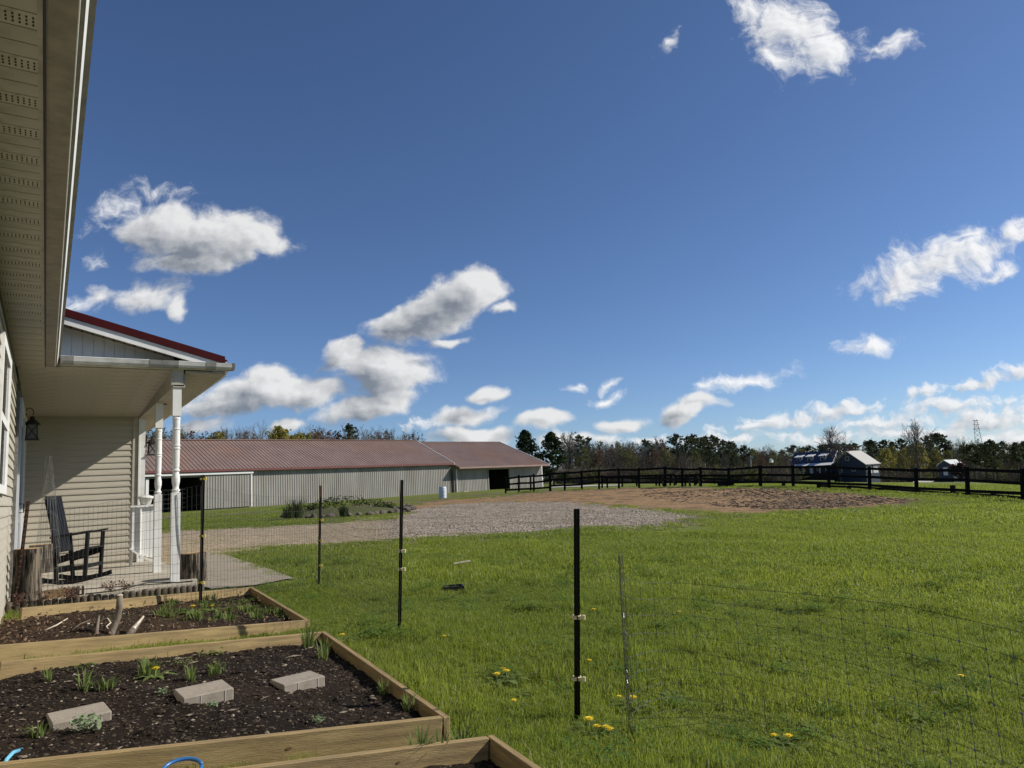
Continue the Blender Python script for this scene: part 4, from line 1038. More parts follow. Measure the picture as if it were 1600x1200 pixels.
rib_sheet(mb, int(LEN1/.38), .38, lambda u, h, e: (.2-u, (-ov, W1/2)[e], (EZ-ov*sl1+.101, RZ1+.121)[e]+h), .09, .04)
bp(mb, 'roof_rib', M_BARNROOF, B1, rf)['kind'] = 'stuff'
bp(MB().extrude([(-ov-.03, EZ-ov*sl1-.06), (W1/2, RZ1-.05), (W1/2, RZ1+.19), (-ov-.03, EZ-ov*sl1+.17)], 'x', .302, .36), 'rake_trim', M_BARNTRIM, B1, rf)
bp(MB().box(-LEN1-.3, -ov-.05, EZ-ov*sl1-.08, .3, -ov-.003, EZ-ov*sl1+.13), 'eave_trim', mat('red eave trim', (.17,.062,.055), (.145,.055,.048), scale=.6, rough=.5), B1, rf)
bp(MB().box(-LEN1-.3, -ov-.003, EZ-ov*sl1-.07, .3, 0, EZ-ov*sl1-.03), 'eave_soffit', M_INSIDE, B1, rf)
bp(MB().box(-LEN1, W1/2-.25, RZ1+.10, .3, W1/2+.25, RZ1+.18), 'ridge_cap', M_BARNROOF, B1, rf)
sd = bp(MB().box(DX1-.1, -.20, .50, DX1+4.6, -.12, 3.60), 'sliding_door', M_BARNWALL, B1)
mb = MB(); rib_sheet(mb, 18, .25, lambda u, h, e: (DX1+.15+u, -.201-h, (.52, 3.55)[e]), .07, .035); bp(mb, 'door_rib', M_BARNWALL, B1, sd)['kind'] = 'stuff'
bp(MB().box(DX1-.12, -.27, .48, DX1+.02, -.203, 3.6), 'door_edge', M_BARNTRIM, B1, sd)
bp(MB().box(DX1+4.48, -.27, .48, DX1+4.6, -.203, 3.6), 'door_edge', M_BARNTRIM, B1, sd)
bp(MB().box(DX0-.6, -.34, 3.60, DX1+4.7, -.13, 3.80), 'door_track', M_BARNTRIM, B1)
bp(MB().box(DX0-.25, -.08, 0, DX0-.002, -.001, 3.42), 'door_jamb', M_BARNTRIM, B1)
for k in range(5):
    bp(MB().box(DX0+.4, 3.2+k*.02, .7+k*.42, DX1-.3, 3.25+k*.02, .78+k*.42), 'stall_board', M_BARNWALL, B1)
# second barn: deep eave in front of its wall
B2 = thing('barn', 'smaller grey steel barn with a deep red roof overhang and a dark open doorway', 'barn', M=barn_frame(Vector((41.50, 75.30, 0))))
E2, R2z, OV2, HW2, LEN2 = 3.50, 7.05, 1.15, 9.2, 17.2
def b2rt():                                    # roof slope from the picture: the ridge's right end
    best = None
    c = B2.matrix_basis @ Vector((15.9, 0, E2))
    for w_ in np.linspace(4, 14, 101):
        for dh in np.linspace(1.5, 6, 91):
            q = proj(B2.matrix_basis @ Vector((15.9, w_, E2+dh))); e = (q[0]-780)**2+(q[1]-690.5)**2
            if best is None or e < best[0]: best = (e, w_, dh)
    return best[1], best[2]
HW2, dh2 = b2rt(); R2z = E2+dh2; sl2 = dh2/HW2; XR = 15.9
def z2(y): return E2+y*sl2
WY = OV2
rf2 = bp(MB().extrude([(0, E2-.08), (HW2, R2z-.08), (2*HW2, E2-.08), (2*HW2, E2+.02), (HW2, R2z+.03), (0, E2+.02)], 'x', -.05, XR), 'roof', M_BARNROOF, B2)
mb = MB(); rib_sheet(mb, int(XR/.38)+1, .38, lambda u, h, e: (.05+u, (0, HW2)[e], (E2+.021, R2z+.031)[e]+h), .09, .04); bp(mb, 'roof_rib', M_BARNROOF, B2, rf2)['kind'] = 'stuff'
bp(MB().extrude([(-.03, E2-.15), (HW2, R2z-.14), (HW2, R2z+.10), (-.03, E2+.09)], 'x', XR+.002, XR+.07), 'rake_trim', M_BARNTRIM, B2, rf2)
bp(MB().box(-.05, -.06, E2-.16, XR, -.003, E2+.05), 'eave_trim', mat('pale rust eave trim', (.30,.20,.165), (.25,.165,.14), scale=.6, rough=.5), B2, rf2)
DA, DB = 5.7, 9.4
w2 = bp(MB().box(0, WY, -.5, DA, WY+.15, z2(WY)-.09).box(DB, WY, -.5, XR-.25, WY+.15, z2(WY)-.09).box(DA, WY, 3.15, DB, WY+.15, z2(WY)-.09), 'front_wall', M_BARNWALL, B2)
mb = MB(); rib_sheet(mb, int(DA/.25), .25, lambda u, h, e: (.2+u, WY-h-.001, (0, E2)[e]), .07, .035); rib_sheet(mb, int((XR-DB-.3)/.25), .25, lambda u, h, e: (DB+.2+u, WY-h-.001, (0, E2)[e]), .07, .035)
bp(mb, 'wall_rib', M_BARNWALL, B2, w2)['kind'] = 'stuff'
bp(MB().extrude([(WY, -.5), (2*HW2-.3, -.5), (2*HW2-.3, E2-.1), (HW2, R2z-.1), (WY, z2(WY)-.1)], 'x', XR-.4, XR-.252), 'gable_wall', M_BARNWALL, B2)
bp(MB().extrude([(WY, -.5), (2*HW2-.3, -.5), (2*HW2-.3, E2-.1), (HW2, R2z-.1), (WY, z2(WY)-.1)], 'x', 0.05, .2), 'gable_wall', M_BARNWALL, B2)
bp(MB().box(0.1, 2*HW2-.45, -.5, XR-.3, 2*HW2-.3, E2-.1), 'rear_wall', M_INSIDE, B2)
bp(MB().box(0.2, WY+.2, -.3, XR-.5, 2*HW2-.5, .40), 'floor', M_INSIDE, B2)
bp(MB().box(DA-.14, WY-.06, 0, DA-.002, WY-.001, 3.2).box(DB+.002, WY-.06, 0, DB+.12, WY-.001, 3.2), 'door_jamb', M_BARNWALL, B2)
bp(MB().tube([(.35, WY-.1, 3.35), (.35, WY-.1, .5), (.35, WY-.5, .42)], .06, 6), 'downspout', M_BARNTRIM, B2)
bp(MB().box(.9, .45, .40, 1.7, .9, .62), 'splash_block', M_CONC, B2)
bp(MB().box(XR-.34, WY-.03, 0, XR-.2, WY-.002, E2), 'corner_trim', M_BARNTRIM, B2)
# drum
p = onground(692, 779.0)
dm = thing('plastic_drum', 'pale blue white plastic drum standing on the clay by the barn corner', 'barrel', p)
MB().lathe([(.24, 0), (.285, .02), (.295, .08), (.285, .12), (.295, .25), (.30, .28), (.295, .31), (.295, .58), (.30, .61), (.295, .64), (.285, .80), (.29, .85), (.25, .90), (.0, .89)], 20, p).build('drum_body', M_BARREL, dm, True)
MB().lathe([(.262, .905), (.262, .925), (.235, .93), (.235, .9)], 20, p).build('drum_rim', M_BARREL, dm)
MB().lathe([(.04, .89), (.04, .92), (.0, .92)], 8, p+Vector((.12, .05, 0))).build('bung', M_BARREL, dm)

# ------------------------------------------------------------------ black board fence round the paddock
FP = [(789.8,745,769),(810.5,742,768),(833.8,740.5,767.3),(859.3,738,764.5),(882,737,764),(908.6,734.5,762),(935.6,733,759.8),(966.5,731.2,760),(998,731,760),(1038.7,728.5,759.5),(1065.5,731,758.5),(1094.5,729.5,759.5),(1138.3,731,759.6),(1187.5,727,759.7),(1238.5,726.5,761),(1294.3,726.5,762.5),(1358,728.5,765.5),(1431,731,771),(1510.7,729,776.7),(1597.5,731.5,782),(1700,734,792),(1810,737,803)]
bf = thing('board_fence', 'black three rail board fence round the paddock, from the barn to the right edge', 'fence', (40, 30, .2))
pts = []
fence_h = 1.42
for (x, yt, yb) in FP:
    h_px = yb-yt; D = fence_h*FPX/h_px*.985
    if x < 1000: D = 53.5+ (1000-x)*.022
    elif x < 1200: D = 53.5-(x-1000)*.030
    elif x < 1600: D = 47.5-(x-1200)*.0405
    else: D = 31.3-(x-1600)*.028
    b_ = atD(x, yb, D); t_ = atD(x, yt, D); b_.z = min(b_.z, b_.z)
    pts.append((b_, t_))
for i, (b_, t_) in enumerate(pts):
    th = .15 if i not in (3, 9, 13) else .19
    MB().bar(b_-Vector((0, 0, .5)), t_, th, th, up=(.55, .83, 0)).build('post', M_FENCE, bf)
for i in range(len(pts)-1):
    (b0, t0), (b1, t1) = pts[i], pts[i+1]; off = Vector((-.06, -.08, 0))
    for f in ((.90, .55, .20) if i > 2 else (.86, .50, .14)):
        j = rnd.uniform(-.025, .025)
        MB().bar(b0.lerp(t0, f)+off, b1.lerp(t1, f+j)+off, .03, .15).build('rail', M_FENCE, bf)
if True:
    wm = MB()
    for i in range(3):
        (b0, t0), (b1, t1) = pts[i], pts[i+1]
        for k in range(9): wm.tube([b0.lerp(b1, k/9)+Vector((0, 0, .08)), b0.lerp(b1, k/9)+Vector((0, 0, 1.15))], .006, 3)
    wm.build('wire_infill', M_FENCE, bf)['kind'] = 'stuff'
# lower fence behind it
lf = thing('board_fence', 'lower two rail fence behind the black paddock fence', 'fence', (45, 40, .2))
LP = [(829,745,764.5),(940.5,742,759.5),(948.5,744,758.8),(972,744,757.8),(994.5,745.5,757.5),(1025,744.5,757.8),(1056,745,757.5),(1088,746,757),(1116,746,757.6),(1152,749,758.5)]
lpt = [(atD(x, yb, 60-(x-829)*.012), atD(x, yt, 60-(x-829)*.012)) for x, yt, yb in LP]
for b_, t_ in lpt: MB().bar(b_-Vector((0, 0, .4)), t_, .13, .13, up=(.55, .83, 0)).build('post', M_FENCE, lf)
for (b0, t0), (b1, t1) in zip(lpt[1:-1], lpt[2:]):
    for f in (.82, .30): MB().bar(b0.lerp(t0, f), b1.lerp(t1, f), .03, .13).build('rail', M_FENCE, lf)
# low kick rail along the right paddock edge
kr = thing('kick_rail', 'low dark rail on stub posts behind the right part of the paddock fence', 'fence', (45, 24, 0))
KP = [(1224,752,760.5,55),(1279,756.5,763,53),(1326.5,759,764.3,50.5),(1377.5,761.5,767.5,47.5),(1488.5,758,775.5,41.5),(1552,769.5,779,38.5),(1640,775,787,34.5),(1760,783,800,31)]
kpt = []
for x, yt, yb, D in KP:
    D = (47.5-(x-1200)*.0405 if x < 1600 else 31.3-(x-1600)*.028)+.5
    kpt.append((atD(x, yb, D), atD(x, yt, D)))
for b_, t_ in kpt: MB().bar(b_-Vector((0, 0, .4)), t_, .19, .17, up=(.55, .83, 0)).build('post', M_FENCE2, kr)
for (b0, t0), (b1, t1) in zip(kpt[1:-1], kpt[2:]):
    MB().bar(b0+Vector((0, 0, .16)), b1+Vector((0, 0, .14)), .08, .13).build('rail', M_FENCE2, kr)

# things standing in the paddock, dark against the meadow
def picnic(px, py, D, label, w=2.4, wheel=False):
    p = atD(px, py, D); t = thing('picnic_table', label, 'picnic table', p, group='dark tables standing in the paddock')
    u = Vector((.83, -.55, 0)); v = Vector((.55, .83, 0)); up = Vector((0, 0, 1))
    for k in range(4): MB().bar(p+up*.80+v*(-.33+k*.22)-u*w/2, p+up*.80+v*(-.33+k*.22)+u*w/2, .2, .06).build('top_board', M_FENCE2, t)
    for s_ in (-1, 1): MB().bar(p+up*.46+v*(s_*.75)-u*w/2, p+up*.46+v*(s_*.75)+u*w/2, .26, .06).build('bench_board', M_FENCE2, t)
    for a in (-1, 1):
        c = p+u*(a*w*.36)
        MB().bar(c+v*.75, c+v*.28+up*.77, .12, .08).build('leg', M_FENCE2, t); MB().bar(c-v*.75, c-v*.28+up*.77, .12, .08).build('leg', M_FENCE2, t)
        MB().bar(c-v*.8+up*.42, c+v*.8+up*.42, .10, .06).build('cross_brace', M_FENCE2, t)
    return t
picnic(1042, 759, 50.5, 'dark table behind the fence post in the middle of the paddock fence', 1.1)
picnic(1082, 759, 50, 'dark wider table just left of the low dark trough', .95)
ptr = atD(1136, 759, 49.5)
tr_ = thing('feed_trough', 'low dark feed trough on the ground at the paddock fence', 'trough', ptr)
u = Vector((.83, -.55, 0)); v = Vector((.55, .83, 0))
mb = MB()
mb.bar(ptr-u*.42+Vector((0, 0, .19)), ptr+u*.42+Vector((0, 0, .19)), .06, .38); mb.bar(ptr-u*.42+v*.6+Vector((0, 0, .19)), ptr+u*.42+v*.6+Vector((0, 0, .19)), .06, .38)
mb.build('trough_side', M_FENCE2, tr_); MB().bar(ptr-u*.42+v*.3+Vector((0, 0, .04)), ptr+u*.42+v*.3+Vector((0, 0, .04)), .54, .08).build('trough_floor', M_FENCE2, tr_)
for s_ in (-1, 1): MB().bar(ptr+u*(s_*.45)-v*.05+Vector((0, 0, .19)), ptr+u*(s_*.45)+v*.65+Vector((0, 0, .19)), .06, .38).build('trough_end', M_FENCE2, tr_)

# ------------------------------------------------------------------ round flower bed with a stone ring
MC = onground(541, 802.5); MC.z = gz(MC.x, MC.y)
mang = -math.atan2(MC.x, MC.y); RA, RB2 = 3.05, 4.2
mv = []; mf = []; n1, n2 = 16, 64
for i in range(n1+1):
    for j in range(n2):
        a = 2*math.pi*j/n2; r = i/n1; lx, ly = RA*r*math.cos(a), RB2*r*math.sin(a)
        x = MC.x+lx*math.cos(mang)-ly*math.sin(mang); y = MC.y+lx*math.sin(mang)+ly*math.cos(mang)
        mv.append((x, y, gz(x, y)-.03+.34*(1-r**3)+.05*fbm(x, y, 3)*(1-r)))
for i in range(n1):
    for j in range(n2): mf.append((i*n2+j, i*n2+(j+1) % n2, (i+1)*n2+(j+1) % n2, (i+1)*n2+j))
mm = MB(); mm.v = mv; mm.f = mf; mm.mi = [0]*len(mf)
tag(mm.build('flower_bed_mound', groundmat('mound soil', [(.085,.095,.03), (.13,.10,.055), (.07,.085,.028)], [.8, 4], 1.0, .08), smooth=True), kind='structure')
def rock_mesh(seed):
    bm = bmesh.new(); bmesh.ops.create_icosphere(bm, subdivisions=2, radius=1)
    for v_ in bm.verts:
        f = 1+.35*mnoise.noise(v_.co*1.1+Vector((seed, 0, 0)))+.15*mnoise.noise(v_.co*2.6+Vector((0, seed, 0))); v_.co = v_.co*f; v_.co.z *= .62
    me = bpy.data.meshes.new('stone'); bm.to_mesh(me); bm.free(); me.materials.append(M_ROCK); return me
ROCKS = [rock_mesh(k*3.7) for k in range(5)]
for k in range(46):
    a = 2*math.pi*(k+rnd.uniform(-.3, .3))/46; lx, ly = RA*1.0*math.cos(a), RB2*1.0*math.sin(a)
    x = MC.x+lx*math.cos(mang)-ly*math.sin(mang); y = MC.y+lx*math.sin(mang)+ly*math.cos(mang)
    o = piece('border_stone', ROCKS[k % 5], T(x, y, gz(x, y)+.08) @ RZ(rnd.random()*6.3) @ S(rnd.uniform(.14, .25), rnd.uniform(.13, .2), rnd.uniform(.15, .28)))
    tag(o, 'grey field stone in the ring round the flower bed mound', 'stone', 'stones ringing the flower bed')
for px, py, s_, lb in ((626, 799, .26, 'dark stone of the pile at the right end of the flower bed'), (634, 800, .30, 'pale stone of the pile at the right end of the flower bed'), (643, 797, .27, 'rightmost stone of the pile beside the flower bed'), (637, 794, .22, 'small stone on top of the pile at the flower bed')):
    p = onground(px, py); o = piece('border_stone', ROCKS[int(px) % 5], T(p.x, p.y, p.z+.1) @ RZ(px) @ S(s_)); tag(o, lb, 'stone', 'stones ringing the flower bed')
def blade_clump(n, h, sp, w, seed, lean=.5):
    mb = MB(); r_ = random.Random(seed)
    for _ in range(n):
        a = r_.random()*6.3; r0 = sp*math.sqrt(r_.random())*.6; l = r_.uniform(.1, 1)*lean; hh = h*r_.uniform(.55, 1.1)
        p0 = Vector((r0*math.cos(a), r0*math.sin(a), 0)); d = Vector((math.cos(a+r_.uniform(-.6, .6)), math.sin(a+r_.uniform(-.6, .6)), 0)); s_ = Vector((-d.y, d.x, 0))*w*.5
        p1 = p0+d*(hh*l*.35)+Vector((0, 0, hh*.6)); p2 = p0+d*(hh*l)+Vector((0, 0, hh*(1-.25*l)))
        mb.add([p0-s_, p0+s_, p1+s_*.8, p1-s_*.8, p2], [(0,1,2,3),(3,2,4)])
    return mb
def leafy_shrub(h, sp, n, seed, sz):
    mb = MB(); r_ = random.Random(seed)
    for _ in range(n):
        v_ = Vector((r_.gauss(0, 1), r_.gauss(0, 1), r_.gauss(0, 1))).normalized()*r_.random()**.4
        c = Vector((v_.x*sp, v_.y*sp, h*.5+v_.z*h*.5)); a = Vector((r_.gauss(0,1), r_.gauss(0,1), r_.gauss(0,.6))).normalized(); b_ = a.cross(Vector((r_.random(), r_.random(), 1))).normalized(); s_ = sz*r_.uniform(.6, 1.3)
        mb.add([c-a*s_, c+b_*s_*.5, c+a*s_, c-b_*s_*.5], [(0,1,2,3)])
    return mb
for px, py, kind, h, sp, lb in ((463,812,'b',.95,.5,'tall spiky dark green clump at the left end of the flower bed'),(452,813,'b',.6,.35,'short spiky clump left of the tall one in the flower bed'),(515,800,'s',.75,.9,'low dusky shrub behind the second fence post, on the mound'),(540,796,'s',.8,1.3,'broad low shrub on the middle of the mound'),(575,795,'s',.55,1.0,'low twiggy shrub toward the right of the mound'),(537,809,'b',.5,.3,'small leafy clump at the front of the mound'),(488,803,'s',.5,.5,'thin sparse shrub above the front stones of the mound'),(600,799,'s',.4,.7,'flat dark shrub at the right end of the mound')):
    p = onground(px, py)
    t = thing('garden_plant', lb, 'plant', p, group='plants on the flower bed mound')
    mb = blade_clump(120, h, sp, .04, px, .6) if kind == 'b' else leafy_shrub(h, sp, 420, px, .06)
    mb.build('foliage', M_SHRUB, t, fix=False, M=T(p.x, p.y, p.z+.1))
    MB().tube([(p.x, p.y, p.z-.1), (p.x, p.y, p.z+h*.5)], .02, 5).build('stem', M_STICK, t)
# meter box lying open in the lawn
p = atD(708, 889, 9.6); p.z = gz(p.x, p.y)
bx = thing('ground_box', 'dark plastic ground box sunk in the lawn with a pale stick beside it', 'box', p)
MB().box(-.13, -.12, -.15, .13, -.10, .095).box(-.13, .10, -.15, .13, .12, .095).box(-.13, -.10, -.15, -.11, .10, .095).box(.11, -.10, -.15, .13, .10, .095).box(-.11, -.10, -.02, .11, .10, .05).build('box_wall', M_PLASTIC, bx, M=T(*p) @ RZ(-.4))
tag(MB().bar(atD(709, 880.5, 9.5), atD(735, 876, 9.6), .03, .015).build('wood_strip', M_PALEWOOD), 'pale wooden strip resting behind the dark ground box', 'strip')

# ------------------------------------------------------------------ far houses
def local(px, py, D, toward=0.0):
    p = atD(px, py, D); d = Vector((p.x, p.y, 0)).normalized(); r_ = Vector((d.y, -d.x, 0))
    M = Matrix((r_, d, Vector((0, 0, 1)))).transposed().to_4x4() @ RZ(toward); M.translation = p; return M
HM = local(1278, 739.5, 235, math.radians(-24))
BH = thing('farmhouse', 'dark blue farmhouse with three dormers and a pale porch roof across the field', 'house', M=HM)
hw, hd, he, hr = 6.7, 4.5, 3.3, 6.9
bp(MB().box(-hw, -hd, -2, hw, hd, he), 'wall', M_BLUEH, BH)
bp(MB().extrude([(-hd, he), (hd, he), (0, hr-.1)], 'x', hw-.2, hw), 'gable_wall', M_BLUEH, BH); bp(MB().extrude([(-hd, he), (hd, he), (0, hr-.1)], 'x', -hw, -hw+.2), 'gable_wall', M_BLUEH, BH)
slh = (hr-he)/hd
brf = bp(MB().extrude([(-hd-.5, he-.5*slh), (0, hr), (hd+.5, he-.5*slh), (hd+.5, he-.5*slh+.2), (0, hr+.22), (-hd-.5, he-.5*slh+.2)], 'x', -hw-.4, hw+.4), 'roof', M_BLUER, BH)
bp(MB().extrude([(-hd-.55, he-.5*slh-.05), (0, hr), (0, hr+.3), (-hd-.55, he-.5*slh+.25)], 'x', hw+.402, hw+.55), 'rake_trim', M_BARNTRIM, BH, brf)
bp(MB().box(-4, -.35, hr, -3.3, .35, hr+.7), 'chimney', M_ROCK, BH, brf)
for x in (-4.4, -.7, 3.6):
    d_ = bp(MB().box(x-1.0, -3.6, he+.2, x+1.0, -.6, he+2.3), 'dormer', M_BLUEH, BH)
    bp(MB().extrude([(-4.0, he+2.2), (-.4, he+3.0), (-.4, he+3.12), (-4.0, he+2.35)], 'x', x-1.25, x+1.25), 'dormer_roof', M_PALER, BH, d_)  # sunlight put into the colour: dormer and porch roofs pale beside the blue one
    bp(MB().box(x-.62, -3.66, he+.55, x+.62, -3.605, he+1.95), 'window_frame', M_BARNTRIM, BH, d_); bp(MB().box(x-.48, -3.70, he+.68, x+.48, -3.665, he+1.82), 'pane', M_GLASS, BH, d_)
bp(MB().extrude([(-hd-3.2, 2.45), (-hd-.05, 3.25), (-hd-.05, 3.38), (-hd-3.2, 2.58)], 'x', -hw-.5, hw+1.2), 'porch_roof', M_PALER, BH)
for x in (-6.6, -4, -1.4, 1.4, 4, 6.9): bp(MB().box(x-.1, -hd-3.0, -1, x+.1, -hd-2.8, 2.44), 'porch_post', M_BARNTRIM, BH)
bp(MB().box(-hw-.4, -hd-3.1, -2, hw+1, -hd-.02, .12), 'porch_floor', M_FENCE2, BH)
for x in (-5, -2.6, 2.4, 5.2):
    w_ = bp(MB().box(x-.6, -hd-.06, .8, x+.6, -hd-.005, 2.3), 'window', M_BARNTRIM, BH); bp(MB().box(x-.47, -hd-.10, .93, x+.47, -hd-.065, 2.17), 'pane', M_GLASS, BH, w_)
bp(MB().box(-.55, -hd-.08, .13, .55, -hd-.005, 2.25), 'door', M_BARNTRIM, BH)
for y0, z0 in ((-1.0, 3.9), (1.6, .9)):
    w_ = bp(MB().box(hw+.005, y0-.6, z0, hw+.06, y0+.6, z0+1.3), 'window', M_BARNTRIM, BH); bp(MB().box(hw+.065, y0-.45, z0+.13, hw+.10, y0+.45, z0+1.17), 'pane', M_GLASS, BH, w_)
# garage with the pale roof
GM = local(1338, 740, 225, math.radians(-34))
GB = thing('garage', 'dark blue garage building with a big light tan roof beside the farmhouse', 'garage', M=GM)
gw, gd, ge_, gr = 5.6, 3.4, 3.0, 7.0
bp(MB().box(-gw, -gd, -3, gw, gd, ge_), 'wall', M_BLUEH, GB)
for y0 in (-gd, gd-.2): bp(MB().extrude([(-gw, ge_), (gw, ge_), (0, gr-.1)], 'y', y0, y0+.2), 'gable_wall', M_BLUEH, GB)
sg = (gr-ge_)/gw
bp(MB().extrude([(-gw-.5, ge_-.5*sg), (0, gr), (gw+.5, ge_-.5*sg), (gw+.5, ge_-.5*sg+.2), (0, gr+.22), (-gw-.5, ge_-.5*sg+.2)], 'y', -gd-.5, gd+.5), 'roof', M_PALEG, GB)
for x, z0 in ((-3, .6), (1.5, .8), (-.2, 4.2)):
    w_ = bp(MB().box(x-.6, -gd-.06, z0, x+.6, -gd-.005, z0+1.3), 'window', M_BARNTRIM, GB); bp(MB().box(x-.45, -gd-.1, z0+.14, x+.45, -gd-.065, z0+1.16), 'pane', M_GLASS, GB, w_)
for y0 in (-1.6, 1.6): bp(MB().box(gw+.005, y0-1.25, 0, gw+.06, y0+1.25, 2.3), 'garage_door', M_BARNTRIM, GB)
# shed on the right
SM = local(1487, 742, 190, math.radians(-35))
SB = thing('shed', 'small dark shed with a light roof behind the purple blossoming tree', 'shed', M=SM)
bp(MB().box(-2.0, -2.2, -2, 2.0, 2.2, 2.6), 'wall', M_BLUEH, SB); bp(MB().extrude([(-2.3, 2.5), (0, 3.9), (2.3, 2.5), (2.3, 2.65), (0, 4.08), (-2.3, 2.65)], 'y', -2.5, 2.5), 'roof', M_PALER, SB)
for y0 in (-2.2, 2.05): bp(MB().extrude([(-2.0, 2.6), (2.0, 2.6), (0, 3.85)], 'y', y0, y0+.15), 'gable_wall', M_BLUEH, SB)
bp(MB().box(-.6, -2.26, 0, .6, -2.205, 2.1), 'door', M_BARNTRIM, SB)
# pole and bird house, pylon
p0 = atD(1173, 742, 150); p1 = atD(1172.6, 712, 150)
up_ = thing('utility_pole', 'grey wooden pole standing before the dark pines', 'pole', p0); MB().tube([p0-Vector((0,0,2)), p1], [.16, .11], 7).build('shaft', M_PALEWOOD, up_); MB().bar(p1-Vector((.1,0,.45)), p1+Vector((.5,-.3,-.35)), .2, .35).build('lamp_head', M_STEEL, up_)
p0 = atD(1206, 753, 75); p1 = atD(1205.3, 722, 75)
bh = thing('bird_house', 'white martin house on a thin pole beyond the paddock fence', 'bird house', p0); MB().tube([p0-Vector((0,0,.5)), p1], .03, 6).build('pole', M_FENCE, bh)
MB().bar(p1-Vector((0,0,.05)), p1+Vector((0,0,.22)), .28, .28).build('box', M_BARNTRIM, bh); MB().lathe([(.24, .22), (.0, .42)], 4, p1).build('roof', M_BARNTRIM, bh)
pyb = atD(1532, 712, 900); pyt = atD(1528.5, 655, 900); Hh = pyt.z-pyb.z
py_ = thing('transmission_tower', 'lattice transmission tower rising above the trees on the right', 'transmission tower', pyb)
r_ = Vector((pyb.y, -pyb.x, 0)).normalized(); d_ = Vector((r_.y, -r_.x, 0)); mb = MB()
def tw(f): return 3.6*(1-f)**1.0+1.5
lv = np.linspace(0, 1, 9)
for a, b2 in zip(lv[:-1], lv[1:]):
    for sx in (-1, 1):
        for sy in (-1, 1):
            P = lambda f, x, y: pyb+Vector((0, 0, Hh*f))+r_*(x*tw(f))+d_*(y*tw(f))
            mb.bar(P(a, sx, sy), P(b2, sx, sy), .38, .38); mb.bar(P(a, sx, sy), P(b2, -sx, sy), .22, .22)
mb.build('lattice_frame', M_STEEL, py_)
for f in (.74, .86, .97):
    c = pyb+Vector((0, 0, Hh*f)); MB().bar(c-r_*4.6*(1.15-f*.45), c+r_*4.6*(1.15-f*.45), .4, .6).build('cross_arm', M_STEEL, py_)

# ------------------------------------------------------------------ trees
def rdir(r_, d, spread):
    a = Vector((r_.gauss(0, 1), r_.gauss(0, 1), r_.gauss(0, 1))); a -= d*a.dot(d); a.normalize()
    return (d*math.cos(spread)+a*math.sin(spread)).normalized()
def quad_leaf(mb, c, s_, r_, mi=1):
    a = Vector((r_.gauss(0,1), r_.gauss(0,1), r_.gauss(0,1))).normalized(); b_ = a.orthogonal().normalized(); b_.rotate(Matrix.Rotation(r_.random()*6.3, 3, a))
    w = a.cross(b_)
    mb.add([c-b_*s_-w*s_*.5, c+b_*s_-w*s_*.6, c+b_*s_*.8+w*s_*.6, c-b_*s_*.9+w*s_*.5], [(0,1,2,3)], mi)
def decid(seed, H=1.0, vase=.5, leaves=0, lsize=.012, first=.22, limbs=9, subs=6, twigs=5, thick=.016):
    """bare or budding crown of unit height: trunk and limbs, twigs, leaf flakes"""
    r_ = random.Random(seed); tr = MB(); cr = MB()
    def wig(p, d, L, n, amt, up):
        out = [p]
        for _ in range(n):
            d = (d+Vector((r_.gauss(0,amt), r_.gauss(0,amt), r_.gauss(0,amt)+up))).normalized(); p = p+d*(L/n); out.append(p)
        return out
    lean = Vector((r_.gauss(0,.05), r_.gauss(0,.05), 1)).normalized()
    tp = wig(Vector((0,0,-.04)), lean, .80*H, 7, .05, .02)
    tr.tube(tp, [thick*(1-.86*i/7)*(1.35 if i == 0 else 1) for i in range(8)], 7)
    for k in range(limbs):
        f = first+(1-first)*((k+.5)/limbs)**.9*.98; f = min(f, .97); i = min(int(f*7), 6); p = tp[i].lerp(tp[i+1], f*7-i)
        a = k*2.4+r_.uniform(-.5, .5); el = math.radians(r_.uniform(35, 55)+vase*22+f*14)
        d = Vector((math.cos(a)*math.cos(el), math.sin(a)*math.cos(el), math.sin(el)))
        L = H*(.46-.30*f)*r_.uniform(.85, 1.2)*(1.0+vase*.35)
        bp_ = wig(p, d, L, 5, .10, .08); r0 = thick*.48*(1-.55*f)
        tr.tube(bp_, [r0*(1-.8*i/5) for i in range(6)], 5)
        for s_ in range(subs):
            g = .25+.75*(s_+r_.random())/subs; g = min(g, .99); i = min(int(g*5), 4); q = bp_[i].lerp(bp_[i+1], g*5-i)
            dd = rdir(r_, (bp_[i+1]-bp_[i]).normalized(), math.radians(r_.uniform(25, 55))); dd = (dd+Vector((0,0,.25))).normalized()
            sl_ = L*.42*(1.1-.5*g)*r_.uniform(.7, 1.25); sp = wig(q, dd, sl_, 3, .14, .06)
            cr.tube(sp, [r0*.40, r0*.32, r0*.24, r0*.14], 3, caps=False)
            for w_ in range(twigs):
                h = .2+.8*(w_+r_.random())/twigs; h = min(h, .99); i = min(int(h*3), 2); c = sp[i].lerp(sp[i+1], h*3-i)
                de = rdir(r_, (sp[i+1]-sp[i]).normalized(), math.radians(r_.uniform(20, 60))); tl = sl_*.45*r_.uniform(.6, 1.3)
                e = c+de*tl*.5+Vector((0,0,.02*tl)); e2 = e+rdir(r_, de, .3)*tl*.5
                cr.tube([c, e, e2], [r0*.21, r0*.18, r0*.08], 3, caps=False)
                for _ in range(leaves):
                    quad_leaf(cr, c.lerp(e2, r_.random())+Vector((r_.gauss(0,1), r_.gauss(0,1), r_.gauss(0,1)))*lsize*1.3, lsize*r_.uniform(.6, 1.3), r_)
    return tr, cr
